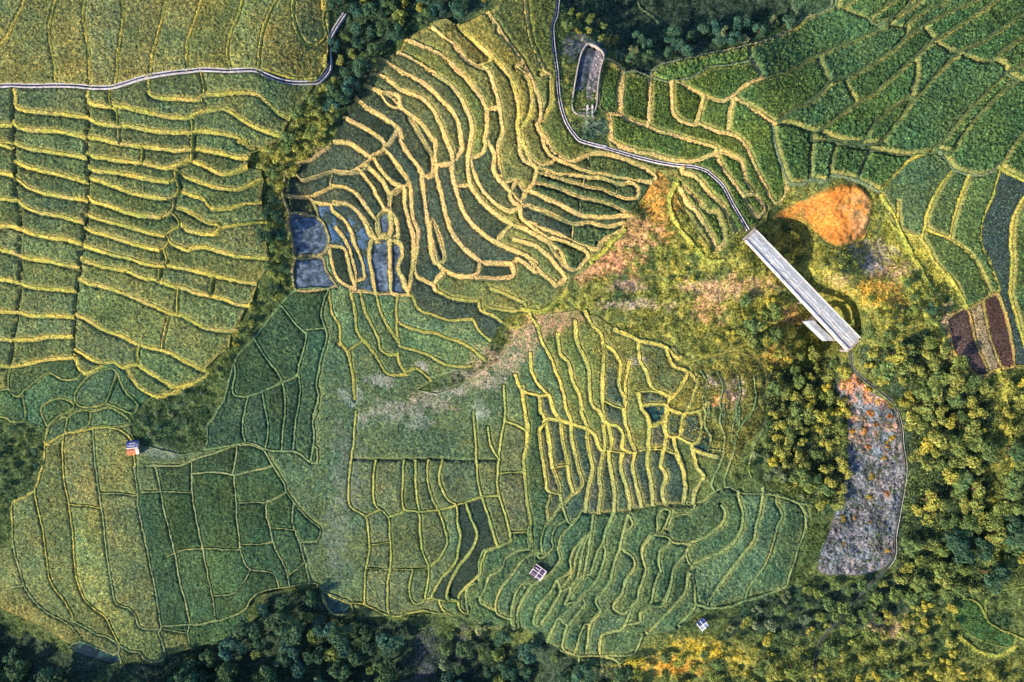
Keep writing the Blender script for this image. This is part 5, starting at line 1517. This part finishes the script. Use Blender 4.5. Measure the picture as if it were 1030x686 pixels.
ZONES = [ # polygon, spacing, kinds, scale, label, group, name, category
 ([(338,-10),(480,-10),(488,8),(425,28),(402,42),(384,54),(366,78),(352,108),(336,118),(334,70),(336,30)], 9.5, ['dark','dark','teal','mid','olive'], (.75,1.1), "in the ravine above the ochre terraces", 'trees in the upper ravine', 'ravine_tree', 'tree'),
 ([(318,90),(338,92),(348,112),(322,148),(300,168),(290,195),(270,182),(262,166),(290,128)], 7.5, ['olive','yellow','mid','olive'], (.9,1.2), "in the ravine below the canal end", 'bushes in the ravine', 'bush', 'bush'),
 ([(272,200),(290,205),(292,280),(284,300),(260,304),(268,275)], 7.5, ['olive','mid','dark'], (.6,.95), "left of the blue flooded paddies", 'bushes below the ravine', 'bush', 'bush'),
 ([(256,308),(264,318),(250,345),(236,350),(226,372),(212,376),(238,335)], 7.5, ['olive','mid','yellow'], (.55,.85), "left of the dark green paddies", 'bushes by the dark paddies', 'bush', 'bush'),
 ([(563,10),(608,22),(614,45),(604,52),(590,32),(566,34)], 7, ['olive','yellow','mid'], (.6,.85), "above the concrete tank", 'bushes by the tank', 'bush', 'bush'),
 ([(618,56),(640,42),(700,30),(740,26),(775,20),(790,28),(740,44),(690,55),(645,72)], 8.5, ['teal','dark','teal','pale'], (.6,.95), "along the shaded top gully", 'shrubs in the shaded gully', 'shrub', 'shrub'),
 ([(771,364),(786,346),(848,362),(842,392),(850,416),(850,470),(842,500),(826,512),(802,482),(775,462),(776,430)], 7.8, ['olive','yellow','olive','mid'], (.75,1.4), "in the thicket left of the dry strip", 'thicket left of the dry strip', 'bush', 'bush'),
 ([(722,318),(745,302),(782,302),(782,340),(748,350),(724,342)], 7.5, ['olive','mid','yellow'], (.95,1.25), "in the clump below the bridge", 'bushes below the bridge', 'bush', 'bush'),
 ([(862,352),(885,342),(905,352),(930,335),(950,345),(962,372),(985,384),(992,400),(985,470),(985,520),(916,520),(913,440),(897,400),(870,374)], 9.6, ['olive','olive','yellow','mid'], (.8,1.65), "on the slope right of the dry strip", 'sunlit trees on the right slope', 'slope_tree', 'tree'),
 ([(912,522),(985,522),(1012,470),(1020,560),(980,592),(925,596),(895,580)], 9.8, ['mid','mid','olive','dark'], (.8,1.6), "right of the dry strip's lower end", 'green trees on the right slope', 'slope_tree', 'tree'),
 ([(868,298),(895,305),(905,330),(890,345),(868,338)], 9, ['mid','olive'], (.7,.95), "in the hollow by the bridge end", 'bushes by the lower bridge end', 'bush', 'bush'),
 ([(905,282),(930,292),(950,330),(930,335),(915,315)], 8.5, ['mid','dark','mid'], (.6,.85), "on the bank left of the brown plots", 'bushes by the brown plots', 'bush', 'bush'),
 ([(996,384),(1034,384),(1034,575),(1018,570),(1010,470)], 13, ['yellow','olive','mid','dark'], (1.0,1.35), "at the right edge below the brown plots", 'bushes at the right edge', 'bush', 'bush'),
 ([(790,598),(828,582),(892,584),(925,600),(870,625),(800,622),(745,640),(720,640),(760,610)], 9.5, ['mid','olive','mid','pale'], (.7,1.15), "directly below the lower fan's right side", 'green trees in the lower right', 'scrub_tree', 'tree'),
 ([(720,642),(800,626),(872,628),(925,604),(965,610),(950,640),(970,664),(1034,668),(1034,694),(640,694),(655,662)], 9.6, ['yellow','olive','yellow','mid'], (.65,1.4), "in the scrub along the lower right edge", 'yellow scrub along the bottom', 'bush', 'bush'),
 ([(-10,640),(35,655),(70,676),(120,684),(170,682),(198,664),(245,640),(256,612),(268,602),(318,596),(326,612),(345,626),(372,624),(398,630),(400,700),(-10,700)], 12.5, ['dark','teal','dark','mid'], (.75,1.6), "in the wood along the bottom left", 'shaded wood along the bottom', 'wood_tree', 'tree'),
 ([(446,625),(520,636),(560,655),(600,674),(640,664),(640,700),(446,700)], 11, ['mid','dark','pale','teal'], (.65,1.35), "in the wood below the lower fan", 'wood below the lower fan', 'wood_tree', 'tree'),
 ([(-15,430),(24,428),(42,436),(40,465),(32,488),(12,500),(-15,515)], 9, ['teal','mid','dark'], (.3,.55), "on the bank at the left edge", 'bushes on the left bank', 'bush', 'bush'),
 ([(146,408),(205,390),(214,405),(204,440),(180,452),(150,440)], 9.5, ['pale','teal','mid','pale'], (.28,.5), "right of the blue roofed hut", 'low scrub by the hut', 'shrub', 'shrub'),
 ([(662,255),(700,240),(715,258),(700,280),(665,285)], 8, ['yellow','olive'], (.55,.8), "on the dry slope left of the bridge", 'bushes on the dry slope', 'bush', 'bush'),
 ([(742,475),(770,440),(800,485),(808,503),(775,488)], 7.5, ['mid','yellow','pale'], (.55,.8), "between the lower fan and the thicket", 'bushes above the lower fan', 'bush', 'bush'),
]
HUE = dict(dark='dark green', teal='blue-green', mid='green', olive='olive', yellow='yellow', pale='pale green')
for zi, (poly, spc, kinds, sc_, lab, grp, nm, cat) in enumerate(ZONES):
    rg = random.Random(900 + zi)
    pos_ = scatter(poly, spc * (1.36 if nm == 'bush' else 1.2), 300 + zi)
    xs = sorted(p_[0] for p_ in pos_); ys = sorted(p_[1] for p_ in pos_); m_ = len(pos_)
    for (x, y) in pos_:
        k = rg.choice(kinds); q = rg.uniform(*sc_); f_ = (q - sc_[0]) / (sc_[1] - sc_[0])
        big = 'small' if f_ < .33 else ('large' if f_ > .67 else 'mid-sized')
        hx = ('far left' if x < xs[m_ // 5] else 'left' if x < xs[(2 * m_) // 5] else 'middle' if x < xs[(3 * m_) // 5] else 'right' if x < xs[(4 * m_) // 5] else 'far right')
        hy = 'upper' if y < ys[m_ // 3] else ('lower' if y >= ys[(2 * m_) // 3] else 'central')
        plant(k, x, y, q, f'{big} {HUE[k]} {cat} {lab}, {hy} {hx}', grp, nm, cat)
rg = random.Random(77)
for k in range(46):
    x = rg.uniform(842, 908); t = rg.random(); y = 380 + 190 * t ** 1.7
    if not in_poly(np.array([x]), np.array([y]), STRIP)[0]: continue
    plant('rust', x, y, rg.uniform(.6, 1.0), f"{'upper' if y < 430 else ('middle' if y < 490 else 'lower')} rust-coloured shrub on the grey dry strip, {'left' if x < 868 else ('right' if x > 888 else 'centre')}", 'rust shrubs on the dry strip', 'dry_shrub', 'shrub')
print('plants', COUNT, sum(COUNT.values()))

# low undergrowth: tufts and seedlings too many to count
def undergrowth(name, poly, n, seed, size, label, hue=(1, 1, 1), per=10, rad=1.3, colfun=None):
    rng = np.random.default_rng(seed); xs = [p_[0] for p_ in poly]; ys = [p_[1] for p_ in poly]
    x = rng.uniform(min(xs), max(xs), n * 3); y = rng.uniform(min(ys), max(ys), n * 3)
    ok = in_poly(x, y, poly) & (x > X0 + 2) & (x < X1 - 2) & (y > Y0 + 2) & (y < Y1 - 2) & (dist(x, y) > 1.8) & (vnoise(x, y, 14, seed) + rng.random(n * 3) * .7 > .62)
    x, y = x[ok][:n], y[ok][:n]
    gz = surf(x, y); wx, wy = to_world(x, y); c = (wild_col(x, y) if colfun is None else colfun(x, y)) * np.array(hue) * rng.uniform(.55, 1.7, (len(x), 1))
    red = (c[:, 0] > 1.45 * c[:, 1]) & (rng.random(len(x)) < .85); x, y, gz, wx, wy, c = (q[~red] for q in (x, y, gz, wx, wy, c))
    m_ = len(x); ce_ = np.repeat(np.stack([wx, wy, gz], 1), per, 0); d = rng.normal(0, 1, (m_ * per, 3)); d[:, 2] = np.abs(d[:, 2]); d /= np.linalg.norm(d, axis=1)[:, None]
    rs = np.repeat(rng.uniform(.4, 1.3, (m_, 1)), per, 0) * rad
    V, F, C_ = leaves(ce_ + d * rs * rng.uniform(.6, 1, (m_ * per, 1)), d + np.array((0, 0, .4)), size, np.repeat(c, per, 0) * rng.uniform(.7, 1.35, (m_ * per, 1)), rng)
    tag(np_mesh(name, V, F, [M_LEAF], C_), label, None, None, 'stuff')
undergrowth('undergrowth', WILD['east'], 8500, 1, .28, 'low tussocks and weeds covering the open eastern slope', (.85, 1.0, .8))
undergrowth('undergrowth', [(x + (x - 828) * .10, y + (y - 217) * .14) for x, y in SOIL], 420, 21, .24, 'weeds creeping over the rim of the orange soil mound', per=8, rad=.8, colfun=lambda x, y: np.tile(np.array((.20, .19, .05)), (len(x), 1)))
undergrowth('undergrowth', WILD['ravine'], 1500, 2, .26, 'low plants covering the sides of the wooded ravine', (.8, 1.1, .9))
undergrowth('undergrowth', WILD['south'], 2600, 3, .28, 'low plants under the trees along the bottom', (.8, 1.05, 1.0))
undergrowth('undergrowth', WILD['gully'], 1600, 4, .28, 'dark low plants in the shaded gully at the top', (.7, 1.0, 1.0))
undergrowth('undergrowth', WILD['scrub'], 600, 5, .26, 'low weeds beside the blue roofed hut', (.7, 1.1, 1.1))
undergrowth('undergrowth', WILD['bank'], 700, 6, .26, 'low weeds on the bank at the left edge', (.7, 1.1, 1.0))
undergrowth('dead_brush', STRIP, 1900, 7, .20, 'grey dead brush matted over the dry strip', per=8, rad=.8, colfun=lambda x, y: np.tile(np.array((.135, .150, .190)), (len(x), 1)))

undergrowth('undergrowth', [(858,352),(905,345),(930,335),(962,372),(990,392),(1034,384),(1034,580),(985,600),(905,600),(914,440),(897,402),(868,374)], 2600, 8, .30, 'brush filling the gaps between the trees on the right slope', per=11, rad=1.7, colfun=lambda x, y: np.array((.105, .140, .046)) * (.5 + 1.0 * vnoise(x, y, 12, 9))[:, None])
undergrowth('undergrowth', [(771,364),(848,362),(850,470),(842,500),(826,512),(790,495),(775,462)], 900, 9, .30, 'brush filling the thicket left of the dry strip', per=11, rad=1.6, colfun=lambda x, y: np.array((.125, .150, .046)) * (.5 + 1.0 * vnoise(x, y, 12, 9))[:, None])
undergrowth('undergrowth', [(590,325),(640,345),(690,368),(760,360),(768,420),(735,470),(700,445),(640,400),(600,360)], 1500, 10, .26, 'yellow tussocks on the neglected terraces in the centre', per=8, rad=1.0, colfun=lambda x, y: np.array((.20, .195, .055)) * (.35 + 1.2 * vnoise(x, y, 9, 9))[:, None])
undergrowth('undergrowth', [(330,300),(470,300),(520,340),(500,400),(500,458),(345,458),(325,400)], 1500, 11, .24, 'low weeds on the overgrown grassy terraces', per=7, rad=.8, colfun=lambda x, y: np.array((.100, .130, .060)) * (.45 + 1.1 * vnoise(x, y, 9, 9))[:, None])
